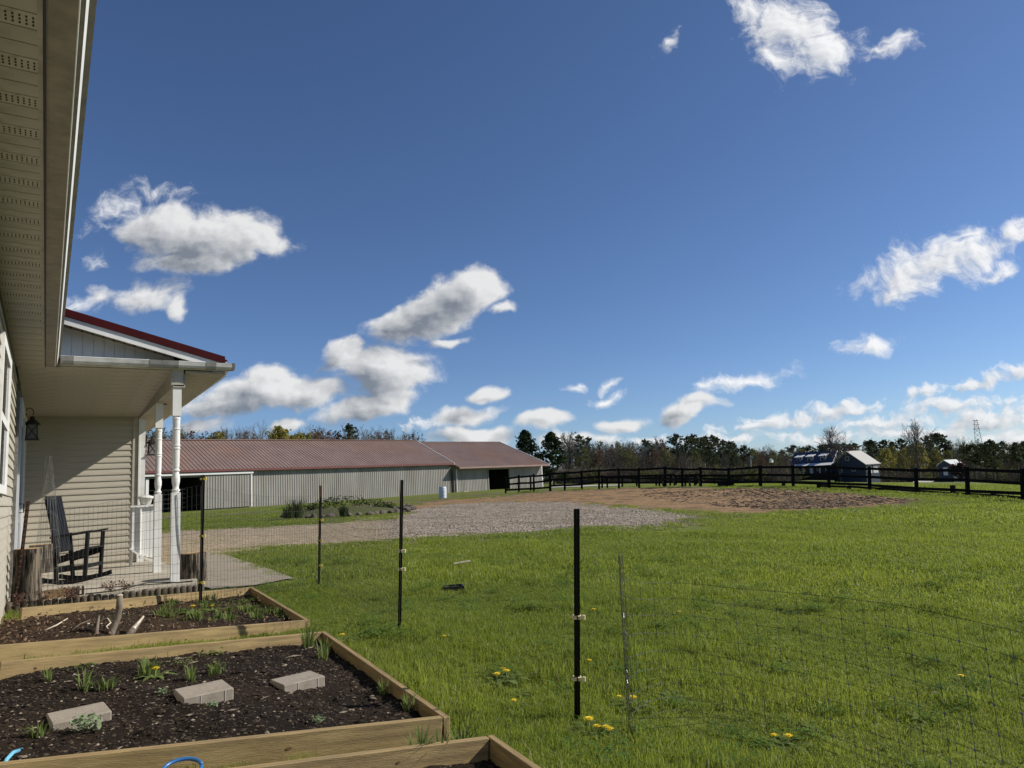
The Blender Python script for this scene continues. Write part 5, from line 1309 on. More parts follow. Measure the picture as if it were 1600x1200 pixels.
def pine(seed, H=1.0, first=.25, width=.24, top=.4, n=48, tuft=.03, full=False):
    r_ = random.Random(seed); tr = MB(); cr = MB()
    tr.tube([(0,0,-.04), (r_.gauss(0,.01), r_.gauss(0,.01), .45), (r_.gauss(0,.015), r_.gauss(0,.015), .97)], [.020, .013, .003], 7)
    for k in range(n):
        f = first+(1-first)*(k+r_.random())/n
        if full: w = width*(1-((f-first)/(1-first))**1.7)*r_.uniform(.75, 1.1)+.03
        else: w = width*(math.sin(math.pi*min(max((f-first)/(1-first), 0), 1)**.75)**.6*.85+.12)*r_.uniform(.45, 1.15)
        a = r_.random()*6.3; el = math.radians(r_.uniform(-8, 22)+f*22)
        d = Vector((math.cos(a)*math.cos(el), math.sin(a)*math.cos(el), math.sin(el))); p = Vector((0,0,f*.95)); e = p+d*w
        tr.tube([p, p.lerp(e, .6)+Vector((0,0,-.008)), e], [.0045, .0035, .0015], 4, caps=False)
        nt_ = 8 if full else 6
        for t in range(nt_):
            g = .30+.75*(t+r_.random())/nt_; c = p.lerp(e, g)+Vector((r_.gauss(0,1), r_.gauss(0,1), r_.gauss(0,.6)))*tuft*.6
            for _ in range(6): quad_leaf(cr, c+Vector((r_.gauss(0,1), r_.gauss(0,1), r_.gauss(0,.6)))*tuft*.5, tuft*r_.uniform(.35, .75), r_, 0)
    for _ in range(30): quad_leaf(cr, Vector((r_.gauss(0,.012), r_.gauss(0,.012), .97+r_.gauss(0,.02))), tuft*.5, r_, 0)
    return tr, cr
def bush(seed, leaves=True):
    r_ = random.Random(seed); cr = MB()
    for k in range(26):
        a = r_.random()*6.3; el = math.radians(r_.uniform(40, 88)); d = Vector((math.cos(a)*math.cos(el), math.sin(a)*math.cos(el), math.sin(el))); L = r_.uniform(.5, 1)
        p = Vector((r_.gauss(0,.15), r_.gauss(0,.15), -.05)); m_ = p+d*L*.6; e = m_+rdir(r_, d, .35)*L*.4
        cr.tube([p, m_, e], [.014, .009, .003], 3, caps=False)
        for _ in range(5):
            c = m_.lerp(e, r_.random()); dd = rdir(r_, d, .7); cr.tube([c, c+dd*.25], [.006, .002], 3, caps=False)
            if leaves:
                for _ in range(3): quad_leaf(cr, c+dd*.25*r_.random(), .045, r_)
    return cr
KIND = {}
def reg(key, pair, mt, mc):
    KIND[key] = (pair[0].mesh('trunk', mt, True, False), pair[1].mesh('crown', mc, False, False))
for k in range(4): reg(('bare', k), decid(20+k, vase=.55, limbs=14, subs=8, twigs=7), M_TRUNK, [M_TWIG, M_BUD])
for k in range(2): reg(('red', k), decid(40+k, vase=.3, leaves=1, lsize=.011, limbs=12, subs=7, twigs=6), M_TRUNK, [M_TWIGR, M_BUDR])
for k in range(3): reg(('bud', k), decid(50+k, vase=.1, leaves=4, lsize=.016, limbs=11), M_TRUNK, [M_TWIG, M_BUD])
for k in range(3): reg(('olive', k), decid(60+k, vase=.2, leaves=2, lsize=.012, limbs=12, subs=7), M_TRUNK, [M_TWIG, M_BUDO])
for k in range(2): reg(('pale', k), decid(66+k, vase=.5, leaves=1, lsize=.010, limbs=13, subs=7, twigs=6), M_TRUNK, [M_TWIG, M_BUDO])
for k in range(4): reg(('pine', k), pine(70+k, first=.36+.07*k, width=.27, n=34, tuft=.026), M_TRUNK, [M_NEEDLE])
for k in range(2): reg(('fullpine', k), pine(80+k, first=.05, width=.36, n=110, tuft=.030, full=True), M_TRUNK, [M_NEEDLED])
for k in range(2): reg(('vase', k), decid(90+k, vase=.75, leaves=0, first=.24, limbs=18, subs=9, twigs=8, thick=.017), M_TRUNK, [M_TWIG, M_BUD])
reg(('purple', 0), decid(95, vase=.2, leaves=6, lsize=.03, first=.1, limbs=9), M_TRUNK, [M_TWIGR, M_BUDP])
def tree(key, px, ytop, D, label, name='tree', group=None, ybase=None, wid=1.0, seed=None):
    """ytop, ybase: picture heights of the tip and the foot"""
    d = atD(px, 730, D); zb_ = gz(d.x, d.y)
    if ybase is not None: zb_ = min(zb_, atD(px, ybase, D).z)
    zt = atD(px, ytop, D).z; H = max(zt-zb_, 1.0)
    rr = random.Random(seed if seed is not None else int(px*13+ytop*7))
    t = thing(name, label, 'tree', group=group, M=T(d.x, d.y, zb_) @ RZ(rr.random()*6.3) @ S(H*wid*1.03, H*wid*1.03, H*1.03))
    tm, cm = KIND[key]
    for nm, me in (('trunk', tm), ('crown', cm)):
        o = bpy.data.objects.new(nm, me); COL.objects.link(o); o.parent = t
    return t
# behind the barns
G1 = 'trees behind the barn roofs'
LB = {'bare': 'bare grey tree behind the barn roof', 'red': 'reddish budding tree behind the barn roof', 'bud': 'yellow green willow showing above the barn roof', 'pale': 'pale green leafing tree behind the barn near the porch', 'pine': 'dark evergreen among bare trees behind the barn roof'}
for px, yt, kd, w in ((190,662,'bare',1),(238,662,'pale',1.2),(262,664,'pale',1.3),(290,668,'bare',1.2),(306,670,'bare',1),(326,674,'bud',1.5),(349,664,'bare',1.1),(372,668,'bare',1.1),(392,659,'bare',1.2),(414,664,'bare',1.2),
    (428,668,'bud',1.4),(446,664,'bud',1.6),(468,669,'bud',1.5),(489,660,'bare',1.3),(503,664,'red',1.2),(521,667,'red',1.3),(535,668,'red',1.2),(545,664,'pine',1.1),(558,660,'bare',1.1),(572,666,'bare',1.3),(590,662,'bare',1.3),(603,668,'bare',1.2),
    (634,668,'bare',1.2),(654,669,'bare',1.3),(100,662,'bare',1.2),(140,668,'bare',1.2)):
    k = KIND; nv = sum(1 for q in KIND if q[0] == kd)
    tree((kd, int(px) % nv), px, yt, 168+(px*7 % 23), LB[kd], {'bare':'bare_tree','red':'budding_tree','bud':'willow_tree','pale':'leafing_tree','pine':'pine_tree'}[kd], G1, wid=w*.8)
# two thick evergreens beside the second barn
tree(('fullpine', 0), 823, 673, 112, 'broad dark evergreen just right of the smaller barn', 'pine_tree', 'pair of thick evergreens', 740, 1.05)
tree(('fullpine', 1), 864, 676, 110, 'second thick dark evergreen, right of the broad one by the barn', 'pine_tree', 'pair of thick evergreens', 741, 1.0)
# wood beyond the paddock
G2 = 'trees of the wood beyond the paddock'
rt_ = random.Random(5)
LW = {'bare': 'bare grey tree in the wood beyond the paddock fence', 'red': 'rust tinted budding tree in the wood beyond the paddock', 'olive': 'olive leafing tree in the wood beyond the paddock', 'pale': 'pale leafing tree in the wood beyond the paddock', 'pine': 'dark pine with a clear trunk in the wood beyond the paddock', 'bud': 'yellow green leafing tree in the wood beyond the paddock'}
NM = {'bare':'bare_tree','red':'budding_tree','olive':'leafing_tree','pale':'leafing_tree','pine':'pine_tree','bud':'leafing_tree','vase':'bare_tree'}
def wood(lst, D0, dj, labels, group, w=.95):
    for px, yt, kd in lst:
        nv = sum(1 for q in KIND if q[0] == kd)
        tree((kd, rt_.randrange(nv)), px, yt, D0+rt_.uniform(-dj, dj), labels[kd], NM[kd], group, wid=w*rt_.uniform(.85, 1.2))
wood([(884,676,'bare'),(893,671,'pale'),(901,684,'bare'),(907,681,'pine'),(915,690,'bare'),(922,684,'pine'),(931,690,'pale'),(940,686,'bare'),(949,688,'bare'),(958,691,'red'),(966,690,'bare'),(975,692,'olive'),(984,688,'pale'),
      (993,689,'red'),(1001,686,'bare'),(1011,687,'pine'),(1018,690,'bare'),(1026,683,'bare'),(1035,681,'red'),(1042,682,'red'),(1049,688,'olive'),(1060,680,'pine'),(1066,691,'bare'),(1078,683,'pine'),(1085,679,'pine'),(1093,686,'pine'),(1100,684,'pine'),
      (1108,682,'pine'),(1117,681,'pine'),(1125,684,'pine'),(1133,688,'pine'),(1142,690,'pine'),(1151,693,'pine'),(1158,696,'bare'),(1167,697,'pine'),(1176,700,'olive'),(1186,698,'bare'),(1196,694,'bare'),(1207,693,'bare'),(1213,702,'olive'),(1222,700,'bare')], 172, 14, LW, G2)
wood([(889,692,'bare'),(912,698,'olive'),(936,699,'red'),(953,698,'bare'),(971,700,'bare'),(990,699,'olive'),(1007,698,'bare'),(1022,699,'red'),(1046,698,'olive'),(1070,699,'bare'),(1090,702,'olive'),(1112,703,'pine'),(1130,704,'bare'),(1148,706,'pine'),(1170,709,'bare'),(1190,708,'red'),(1206,710,'olive')], 150, 8, LW, G2)
LR = {'pine': 'distant dark pine on the low ridge above the farmhouse', 'bare': 'distant bare tree on the low ridge above the farmhouse', 'olive': 'distant olive tree on the low ridge above the farmhouse'}
wood([(1226,700,'olive'),(1235,698,'bare'),(1243,697,'pine'),(1251,698,'olive'),(1259,699,'pine'),(1268,697,'pine'),(1277,698,'olive'),(1285,696,'pine'),(1294,695,'pine'),(1302,693,'pine'),(1312,692,'pine'),(1322,693,'pine'),(1332,694,'pine')], 300, 18, LR, 'trees on the ridge above the farmhouse', 1.1)
tree(('vase', 0), 1312, 664, 222, 'tall bare fan shaped tree at the corner of the farmhouse', 'bare_tree', None, 741, 1.25)
tree(('vase', 1), 1436, 656, 150, 'tall bare tree with a slim dark trunk, right of the tan roofed garage', 'bare_tree', None, 742, 1.05)
LQ = {'pine': 'dark pine in the tree line right of the farmhouse', 'bare': 'bare tree in the tree line right of the farmhouse', 'olive': 'olive leafing tree in the tree line right of the farmhouse', 'red': 'rusty budding tree in the tree line right of the farmhouse', 'bud': 'yellow green tree in the tree line right of the farmhouse', 'pale': 'pale leafing tree in the tree line right of the farmhouse'}
wood([(1336,693,'red'),(1346,694,'red'),(1358,690,'pine'),(1366,688,'pine'),(1374,694,'bare'),(1386,688,'pine'),(1394,697,'olive'),(1412,686,'pine'),(1424,688,'bare'),(1440,683,'olive'),(1452,682,'pine'),(1462,679,'pine'),(1472,678,'pine'),(1481,686,'pine'),
      (1492,686,'bare'),(1504,681,'bare'),(1512,688,'olive'),(1520,684,'bare'),(1531,688,'pale'),(1548,684,'bare'),(1560,688,'bare'),(1572,690,'pine'),(1582,691,'red'),(1594,690,'bare'),(1606,690,'pine'),(1620,688,'pine'),(1640,690,'bare'),(1665,692,'pine'),(1690,690,'olive')], 265, 16, LQ, 'tree line right of the farmhouse', 1.0)
wood([(1388,697,'bud'),(1400,694,'olive'),(1411,697,'bud'),(1424,694,'olive'),(1443,691,'bud'),(1455,696,'olive'),(1462,702,'bud'),(1487,701,'olive'),(1511,700,'bare'),(1522,696,'pine'),(1540,694,'pine'),(1552,688,'pine'),(1557,692,'pine'),(1590,693,'pine'),(1612,694,'pine')], 205, 10,
     {'bud': 'yellow green leafing tree behind the slim bare tree', 'olive': 'olive brown leafing tree beside the slim bare tree', 'bare': 'bare tree behind the purple blossoming tree', 'pine': 'round dark pine at the right end of the meadow'}, 'trees at the far edge of the meadow', 1.15)
tree(('purple', 0), 1498, 722, 165, 'purple pink blossoming tree in front of the small shed', 'blossom_tree', None, 750, 1.5)
_k = ['bare','bare','red','pale','olive','bare']
wood([(x+rt_.uniform(-4, 4), np.interp(x, [880,1000,1080,1150,1240,1340], [687,690,692,698,703,699])+rt_.uniform(-4, 5), rt_.choice(_k)) for x in range(884, 1222, 9)], 192, 9, LW, G2, 1.0)
wood([(x+rt_.uniform(-4, 4), 693+rt_.uniform(-4, 6), rt_.choice(['bare','olive','bare','pine','red'])) for x in range(1340, 1660, 11)], 285, 10, LQ, 'tree line right of the farmhouse', 1.1)
wood([(x+rt_.uniform(-4, 4), 671+rt_.uniform(-3, 4), rt_.choice(['bare','bare','red','pale'])) for x in range(236, 665, 13)], 196, 9, LB, G1, 1.0)
# undergrowth along the wood edges and a distant wood closing the horizon
def scatter_object(name, pts, rots, scl, idx, meshes, kind='stuff'):
    """one object: copies of a few meshes set on points with geometry nodes"""
    me = bpy.data.meshes.new(name); me.from_pydata([tuple(p) for p in pts], [], [])
    for an, ty, data in (('rot', 'FLOAT_VECTOR', rots), ('scl', 'FLOAT_VECTOR', scl)):
        at = me.attributes.new(an, ty, 'POINT'); at.data.foreach_set('vector', np.asarray(data, np.float32).ravel())
    at = me.attributes.new('idx', 'INT', 'POINT'); at.data.foreach_set('value', np.asarray(idx, np.int32))
    o = bpy.data.objects.new(name, me); COL.objects.link(o); o['kind'] = kind
    src = bpy.data.collections.new(name+'_forms')
    for i, m_ in enumerate(meshes):
        so3 = bpy.data.objects.new('%s_form_%02d' % (name, i), m_); src.objects.link(so3)
    g = bpy.data.node_groups.new(name, 'GeometryNodeTree')
    g.interface.new_socket('Geometry', in_out='INPUT', socket_type='NodeSocketGeometry'); g.interface.new_socket('Geometry', in_out='OUTPUT', socket_type='NodeSocketGeometry')
    gi = g.nodes.new('NodeGroupInput'); go_ = g.nodes.new('NodeGroupOutput'); ip = g.nodes.new('GeometryNodeInstanceOnPoints'); ci = g.nodes.new('GeometryNodeCollectionInfo')
    ci.inputs['Collection'].default_value = src; ci.inputs['Separate Children'].default_value = True; ci.inputs['Reset Children'].default_value = True
    def attr(nm, ty):
        a = g.nodes.new('GeometryNodeInputNamedAttribute'); a.data_type = ty; a.inputs['Name'].default_value = nm; return a.outputs['Attribute']
    g.links.new(gi.outputs[0], ip.inputs['Points']); g.links.new(ci.outputs[0], ip.inputs['Instance']); ip.inputs['Pick Instance'].default_value = True
    g.links.new(attr('idx', 'INT'), ip.inputs['Instance Index'])
    er = g.nodes.new('FunctionNodeEulerToRotation'); g.links.new(attr('rot', 'FLOAT_VECTOR'), er.inputs[0]); g.links.new(er.outputs[0], ip.inputs['Rotation'])
    g.links.new(attr('scl', 'FLOAT_VECTOR'), ip.inputs['Scale']); g.links.new(ip.outputs[0], go_.inputs[0])
    md = o.modifiers.new('scatter', 'NODES'); md.node_group = g
    return o
bm_ = [bush(k, k == 0).mesh('bush', [M_TWIG, M_BUDO], False, False) for k in range(3)]+[bush(9, False).mesh('bush', [M_TWIGR, M_BUD], False, False)]
P_, R_, S_, I_ = [], [], [], []
def brush(x0, x1, D0, D1, n, h0, h1):
    for _ in range(n):
        x = rnd.uniform(x0, x1); D = rnd.uniform(D0, D1); d = atD(x, 735, D); P_.append((d.x, d.y, gz(d.x, d.y)-.1)); R_.append((0, 0, rnd.random()*6.3)); h = rnd.uniform(h0, h1); S_.append((h*1.15, h*1.15, h)); I_.append(rnd.randrange(4))
brush(875, 1240, 142, 182, 700, 1.5, 4.0); brush(160, 660, 150, 190, 400, 3, 6); brush(1330, 1720, 225, 285, 600, 2, 5); brush(1215, 1345, 262, 300, 260, 3, 6)
scatter_object('wood_undergrowth', P_, R_, S_, I_, bm_)
P_, R_, S_, I_ = [], [], [], []
fm = [KIND[('bare', 0)], KIND[('pine', 1)], KIND[('olive', 0)], KIND[('bare', 2)], KIND[('red', 0)]]
def far_trees(x0, x1, D0, D1, n, h0, h1):
    for _ in range(n):
        x = rnd.uniform(x0, x1); D = rnd.uniform(D0, D1); d = atD(x, 735, D); P_.append((d.x, d.y, gz(d.x, d.y)-.3)); R_.append((0, 0, rnd.random()*6.3)); h = rnd.uniform(h0, h1); S_.append((h, h, h)); I_.append(rnd.randrange(5))
far_trees(870, 1240, 190, 260, 190, 7, 11); far_trees(150, 660, 195, 260, 130, 9, 13.5); far_trees(1200, 1760, 300, 420, 260, 9, 13); far_trees(650, 900, 200, 300, 60, 6, 9)
scatter_object('distant_wood', P_, R_, S_, I_, [k[1] for k in fm])
# light drive strips on the far meadow
def strip(name, poly_px, material, kind='structure', up=.05):
    pts = [onground(x, y) for x, y in poly_px]; n2 = len(pts)//2
    a, b_ = pts[:n2], pts[n2:][::-1]; mb = MB()
    vs = []
    for p, q in zip(a, b_):
        for t in np.linspace(0, 1, 4):
            c = p.lerp(q, t); vs.append((c.x, c.y, gz(c.x, c.y)+up))
    mb.v = vs
    for i in range(n2-1):
        for k in range(3): mb.f.append((i*4+k, i*4+k+1, (i+1)*4+k+1, (i+1)*4+k)); mb.mi.append(0)
    o = mb.build(name, material); o['kind'] = kind; return o
M_FARD = groundmat('pale far gravel', [(.40,.37,.32), (.33,.30,.26), (.44,.41,.36)], [.05, .4], .2, .03)
strip('far_driveway', [(850,749),(900,748),(960,746),(1010,745),(1060,746.5),(1120,752),(1120,754),(1060,749),(1010,748),(960,749.5),(900,752),(850,753)], M_FARD)
strip('concrete_path', [(272,866),(284,884),(298,904),(318,919),(330,922),(400,916),(458,905),(424,892),(388,880),(352,868)], M_PATH, up=.025)
strip('far_lane', [(858,760),(920,758.5),(970,757.5),(970,759),(920,760.5),(858,762.5)], M_FARD)
strip('gravel_lane', [(1402,771),(1420,757),(1440,747),(1456,744),(1600,745.5),(1600,747.5),(1470,747.5),(1462,751),(1442,760),(1424,772)], M_FARD)
strip('farm_drive', [(1310,749),(1345,747),(1380,743),(1388,738),(1398,739),(1392,745),(1350,750.5),(1310,752)], M_FARD)

# ------------------------------------------------------------------ lawn grass
def grassmat():
    M = bpy.data.materials.new('grass blades'); M.use_nodes = True; t = M.node_tree; t.nodes.clear(); b = NB(t)
    out = b.n('ShaderNodeOutputMaterial'); g = b.n('ShaderNodeNewGeometry'); P = g.outputs['Position']
    big = b.noise(P, .22, 5, .6).outputs['Fac']; mid = b.noise(P, .9, 4, .6).outputs['Fac']
    rnd_ = g.outputs['Random Per Island']
    c = b.mix(b.rng(big, .40, .60, 0, 1), (.135,.195,.024,1), (.285,.330,.038,1))
    c = b.mix(b.m('MULTIPLY', b.rng(mid, .44, .62, 0, 1), .65), c, (.145,.185,.032,1))
    c = b.mix(b.m('MULTIPLY', rnd_, .55), c, (.26,.31,.07,1))
    c = b.mix(b.m('GREATER_THAN', rnd_, .92), c, (.42,.39,.22,1))
    d = b.n('ShaderNodeBsdfPrincipled'); b.put(d.inputs['Base Color'], c); d.inputs['Roughness'].default_value = .42; d.inputs['Specular IOR Level'].default_value = .32
    tr = b.n('ShaderNodeBsdfTranslucent'); b.put(tr.inputs[0], b.mix(.5, c, (.36,.42,.045,1))); ms = b.n('ShaderNodeMixShader'); ms.inputs[0].default_value = .52
    t.links.new(d.outputs[0], ms.inputs[1]); t.links.new(tr.outputs[0], ms.inputs[2]); t.links.new(ms.outputs[0], out.inputs[0]); return M
M_GRASS = grassmat()
def grass_patch(size, n, h0, h1, w, seed, seg=2):
    r_ = np.random.RandomState(seed); mb = MB(); v = []; f = []
    cl = r_.uniform(-size/2, size/2, (max(3, n//9), 2))
    for _ in range(n):
        if r_.rand() < .6:
            c = cl[r_.randint(len(cl))]; x, y = c[0]+r_.normal(0, size*.05), c[1]+r_.normal(0, size*.05)
        else: x, y = r_.uniform(-size/2, size/2, 2)
        a = r_.rand()*6.283; h = r_.uniform(h0, h1)*(1.35 if r_.rand() < .06 else 1); l = r_.uniform(.15, 1.0)*h; ww = w*r_.uniform(.6, 1.25)/2
        dx, dy = math.cos(a)*l, math.sin(a)*l; tw = r_.rand()*6.283; sx, sy = math.cos(tw)*ww, math.sin(tw)*ww
        o = len(v)
        v += [(x-sx, y-sy, -.012), (x+sx, y+sy, -.012), (x+dx*.3+sx*.85, y+dy*.3+sy*.85, h*.6), (x+dx*.3-sx*.85, y+dy*.3-sy*.85, h*.6), (x+dx, y+dy, h*(1-.35*(l/h)))]
        f += [(o, o+1, o+2, o+3), (o+3, o+2, o+4)]
    me = bpy.data.meshes.new('grass_tuft'); me.from_pydata(v, [], f); me.materials.append(M_GRASS); return me
GM_ = [grass_patch(.32, 360, .028, .080, .0045, k) for k in range(4)]+[grass_patch(.7, 380, .04, .085, .009, 10+k) for k in range(3)]+[grass_patch(1.6, 420, .05, .10, .022, 20+k) for k in range(3)]
GM_.append(grass_patch(.22, 90, .09, .20, .006, 31)); GM_.append(grass_patch(.3, 60, .08, .15, .006, 32))
def inquad(x, y, q):
    ins = np.ones(len(x), bool); n_ = len(q)
    for i in range(n_):
        a, b_ = q[i], q[(i+1) % n_]; ins &= ((b_[0]-a[0])*(y-a[1])-(b_[1]-a[1])*(x-a[0])) > 0
    return ins
def wobble(x, y):
    return vnoise(x, y, .9, 3)*.018+vnoise(x, y, .25, 9)*.03
def grass_band(r0, r1, step, ids, az0=-14, az1=84, hs=(.8, 1.25)):
    g_ = np.arange(-r1, r1, step); x, y = [q.ravel() for q in np.meshgrid(g_, g_)]
    x = x+nrs.uniform(-.5, .5, len(x))*step; y = y+nrs.uniform(-.5, .5, len(x))*step
    r = np.hypot(x, y); a = np.degrees(np.arctan2(x, y)); k = (r > r0) & (r < r1) & (a > az0) & (a < az1); x, y = x[k], y[k]
    keep = (x > -.30) & ~((x < 1.78) & (y > PY-.4) & (y < 30)) & ~((x < 1.9) & (y > 30))
    for key in BED:
        cs = BED[key][0]; keep &= ~inquad(x, y, [(c.x, c.y) for c in cs])
    x, y = x[keep], y[keep]
    z = zone_at(x, y); p = np.where(z == 0, 1.0, np.where(z == 4, 0.0, np.where(z == 3, .004, np.where(z == 5, .05, .0))))
    px, py = proj_arr(x, y, gz_arr(x, y))
    with np.errstate(invalid='ignore'):
        worn = (py < 832) & (px < 1100) & (z == 0); p = np.where(worn, .14, p)
    k = nrs.rand(len(x)) < p; x, y = x[k], y[k]
    zz = gz_arr(x, y)+wobble(x, y)-.004
    m_ = len(x); s_ = nrs.uniform(hs[0], hs[1], m_)*(.55+1.0*np.clip(vnoise(x, y, .8, 4)*1.3+.4, 0, 1))
    return np.c_[x, y, zz], np.c_[np.zeros(m_), np.zeros(m_), nrs.uniform(0, 6.283, m_)], np.c_[np.ones(m_), np.ones(m_), s_], nrs.choice(ids, m_)
parts = [grass_band(1.2, 10.5, .165, [0,1,2,3]), grass_band(10.0, 24, .36, [4,5,6]), grass_band(23, 60, .80, [7,8,9], az0=4), grass_band(1.5, 9, 1.2, [10, 11])]
def edge_grass(a, b_, n, ids, spread):
    a, b_ = Vector(a), Vector(b_); t = nrs.rand(n); x = a.x+(b_.x-a.x)*t+nrs.normal(0, spread, n); y = a.y+(b_.y-a.y)*t+nrs.normal(0, spread, n)
    return np.c_[x, y, gz_arr(x, y)-.01], np.c_[np.zeros(n), np.zeros(n), nrs.uniform(0, 6.28, n)], np.c_[np.ones(n)*.6, np.ones(n)*.6, nrs.uniform(.6, 1.1, n)], nrs.choice(ids, n)
for e in (((2.02,3.75,0),(2.12,6.2,0),16),((2.3,7.2,0),(2.34,9.6,0),16),((1.98,1.7,0),(2.10,3.4,0),10),((.9,3.66,0),(2.0,3.58,0),14)): parts.append(edge_grass(e[0], e[1], e[2], [10, 11], .05))
scatter_object('lawn_grass', np.vstack([p[0] for p in parts]), np.vstack([p[1] for p in parts]), np.vstack([p[2] for p in parts]), np.concatenate([p[3] for p in parts]), GM_)
# thin tufts over the worn ground
n = 9000; r = np.sqrt(nrs.uniform(14*14, 46*46, n)); a = np.radians(nrs.uniform(6, 80, n)); x, y = r*np.sin(a), r*np.cos(a)
k = (zone_at(x, y) == 5) & (vnoise(x, y, .45, 6)+nrs.normal(0, .25, n) > -.08); x, y = x[k], y[k]; m_ = len(x)
scatter_object('worn_grass', np.c_[x, y, gz_arr(x, y)+wobble(x, y)], np.c_[np.zeros(m_), np.zeros(m_), nrs.uniform(0, 6.28, m_)], np.c_[np.ones(m_)*2, np.ones(m_)*2, nrs.uniform(.35, .8, m_)], nrs.choice([0, 1, 2], m_), [GM_[4], GM_[10], GM_[5]])
# clay clods on the harrowed end of the dirt track
cm = []
for k in range(3):
    mb = MB(); r_ = random.Random(k)
    mb.add([Vector(v)*r_.uniform(.8, 1.2) for v in CLOD[0].v], CLOD[0].f); cm.append(mb.mesh('clay_clod', mat('dark turned clay', (.185,.12,.066), (.115,.076,.044), scale=3, rough=.95, coords='World'), False, False))
n = 5200; pxs = nrs.uniform(960, 1440, n); 
P_, R_, S_, I_ = [], [], [], []
for k in range(2600):
    x = rnd.triangular(990, 1450, 1260); y = 0
    lo = np.interp(x, [960,1060,1200,1330,1440], [764,764,765,772,783]); hi = np.interp(x, [960,1060,1200,1330,1440], [774,786,797,793,786]); y = rnd.uniform(lo, hi)
    D = (1.58-.1)/max((y-(790-.0563*(x-71)))/FPX, .012)
    p = atD(x, y, 40)
    d = ray(x, y); t_ = (1.58-.35)/max(-d.z, .008)
    for _ in range(3):
        q = EYE+d*t_; t_ = (1.58-gz(q.x, q.y))/max(-d.z, .008)
    q = EYE+d*t_
    if q.length > 70: continue
    P_.append((q.x, q.y, gz(q.x, q.y)+.01)); R_.append((rnd.uniform(-.3, .3), 0, rnd.random()*6.3)); s_ = rnd.uniform(.03, .11)*(1.6 if rnd.random() < .12 else 1); S_.append((s_*1.3, s_, s_*.6)); I_.append(rnd.randrange(3))
scatter_object('clay_clods', P_, R_, S_, I_, cm)
# loose stones on the gravel yard
def pebble_mesh(seed, m_):
    bm = bmesh.new(); bmesh.ops.create_icosphere(bm, subdivisions=1, radius=1)
    for v_ in bm.verts:
        v_.co = v_.co*(1+.4*mnoise.noise(v_.co*1.2+Vector((seed, 0, 0)))); v_.co.z *= .6
    me = bpy.data.meshes.new('gravel_stone'); bm.to_mesh(me); bm.free(); me.materials.append(m_); return me
gs_ = [pebble_mesh(1, mat('pale gravel stone', (.40,.345,.275), (.30,.25,.20), scale=2, rough=.9, coords='World')), pebble_mesh(5, mat('brown gravel stone', (.22,.18,.14), (.15,.12,.095), scale=2, rough=.9, coords='World')), pebble_mesh(9, MATS['pale gravel stone'])]
P_, R_, S_, I_ = [], [], [], []
q_ = np.c_[nrs.uniform(470, 1110, 16000), nrs.uniform(782, 848, 16000)]
q_ = q_[inpoly(q_[:, 0]+nrs.normal(0, 16, len(q_)), q_[:, 1]+nrs.normal(0, 3, len(q_)), Z_GRAVEL)]
dirs = (np.c_[(q_[:, 0]-800)/FPX, -(q_[:, 1]-600)/FPX, -np.ones(len(q_))]) @ CR.T
tt = np.full(len(q_), 1.2)/np.maximum(-dirs[:, 2], .008)
for _ in range(4): tt = (1.58-gz_arr(dirs[:, 0]*tt, dirs[:, 1]*tt))/np.maximum(-dirs[:, 2], .008)
for x, y, t_ in zip(dirs[:, 0]*tt, dirs[:, 1]*tt, tt):
    if t_ > 70: continue
    s_ = rnd.uniform(.008, .022)*(1+t_*.012)*(1.7 if rnd.random() < .06 else 1); P_.append((x, y, s_*.2)); R_.append((0, 0, rnd.random()*6.3)); S_.append((s_*rnd.uniform(.8, 1.5), s_, s_)); I_.append(rnd.choice((0, 0, 1, 2)))
P_ = np.array(P_); P_[:, 2] += gz_arr(P_[:, 0], P_[:, 1])+wobble(P_[:, 0], P_[:, 1])+.012
scatter_object('gravel_stones', P_, R_, S_, I_, gs_)
# dandelions
fl = MB()
for k in range(26):
    a = k*2.4; r0 = .004+.012*(k/26); d = Vector((math.cos(a), math.sin(a), 0)); s_ = Vector((-d.y, d.x, 0))*.0035
    z = .006-.006*(k/26); fl.add([d*.001-s_*.5+Vector((0,0,z)), d*.001+s_*.5+Vector((0,0,z)), d*(r0+.006)+s_+Vector((0,0,z+.002)), d*(r0+.006)-s_+Vector((0,0,z+.002))], [(0,1,2,3)])
fl.lathe([(.002,-.008),(.008,-.004),(.010,.001),(.002,.004)], 8)
flm = fl.mesh('flower_head', M_PETAL, False, False)
stm = MB().tube([(0,0,-.02),(.004,.002,.02),(.003,0,.05)], .0022, 5).mesh('stem', M_STEM, True, False)
lfb = MB()
for k in range(7):
    a = k*.9; d = Vector((math.cos(a), math.sin(a), 0)); s_ = Vector((-d.y, d.x, 0))
    pts_ = [(0,.004,.0),(.03,.010,.018),(.06,.014,.026),(.09,.010,.022),(.115,.001,.012)]
    vs = []
    for (l, w_, z) in pts_: vs += [d*l-s_*w_+Vector((0,0,z)), d*l+s_*w_+Vector((0,0,z))]
    lfb.add(vs, [(0,1,3,2),(2,3,5,4),(4,5,7,6),(6,7,9,8)])
lfm = lfb.mesh('leaf_rosette', M_WEED, False, False)
pfm = MB().lathe([(.0,-.016),(.012,-.012),(.018,0),(.012,.012),(.0,.016)], 8).mesh('seed_head', M_PUFF, True, False)
def dandelion(p, label, s_=1.0, puff=False, group='dandelions in the grass'):
    t = thing('dandelion', label, 'flower', group=group, M=T(p.x, p.y, p.z) @ RZ(rnd.random()*6.3) @ S(s_))
    for nm, me, z in (('stem', stm, 0), ('seed_head' if puff else 'flower_head', pfm if puff else flm, .052)) + ((('leaf_rosette', lfm, 0),) if not puff else ()):
        o = bpy.data.objects.new(nm, me); COL.objects.link(o); o.parent = t; o.location = (.004 if z else 0, 0, z)
    return t
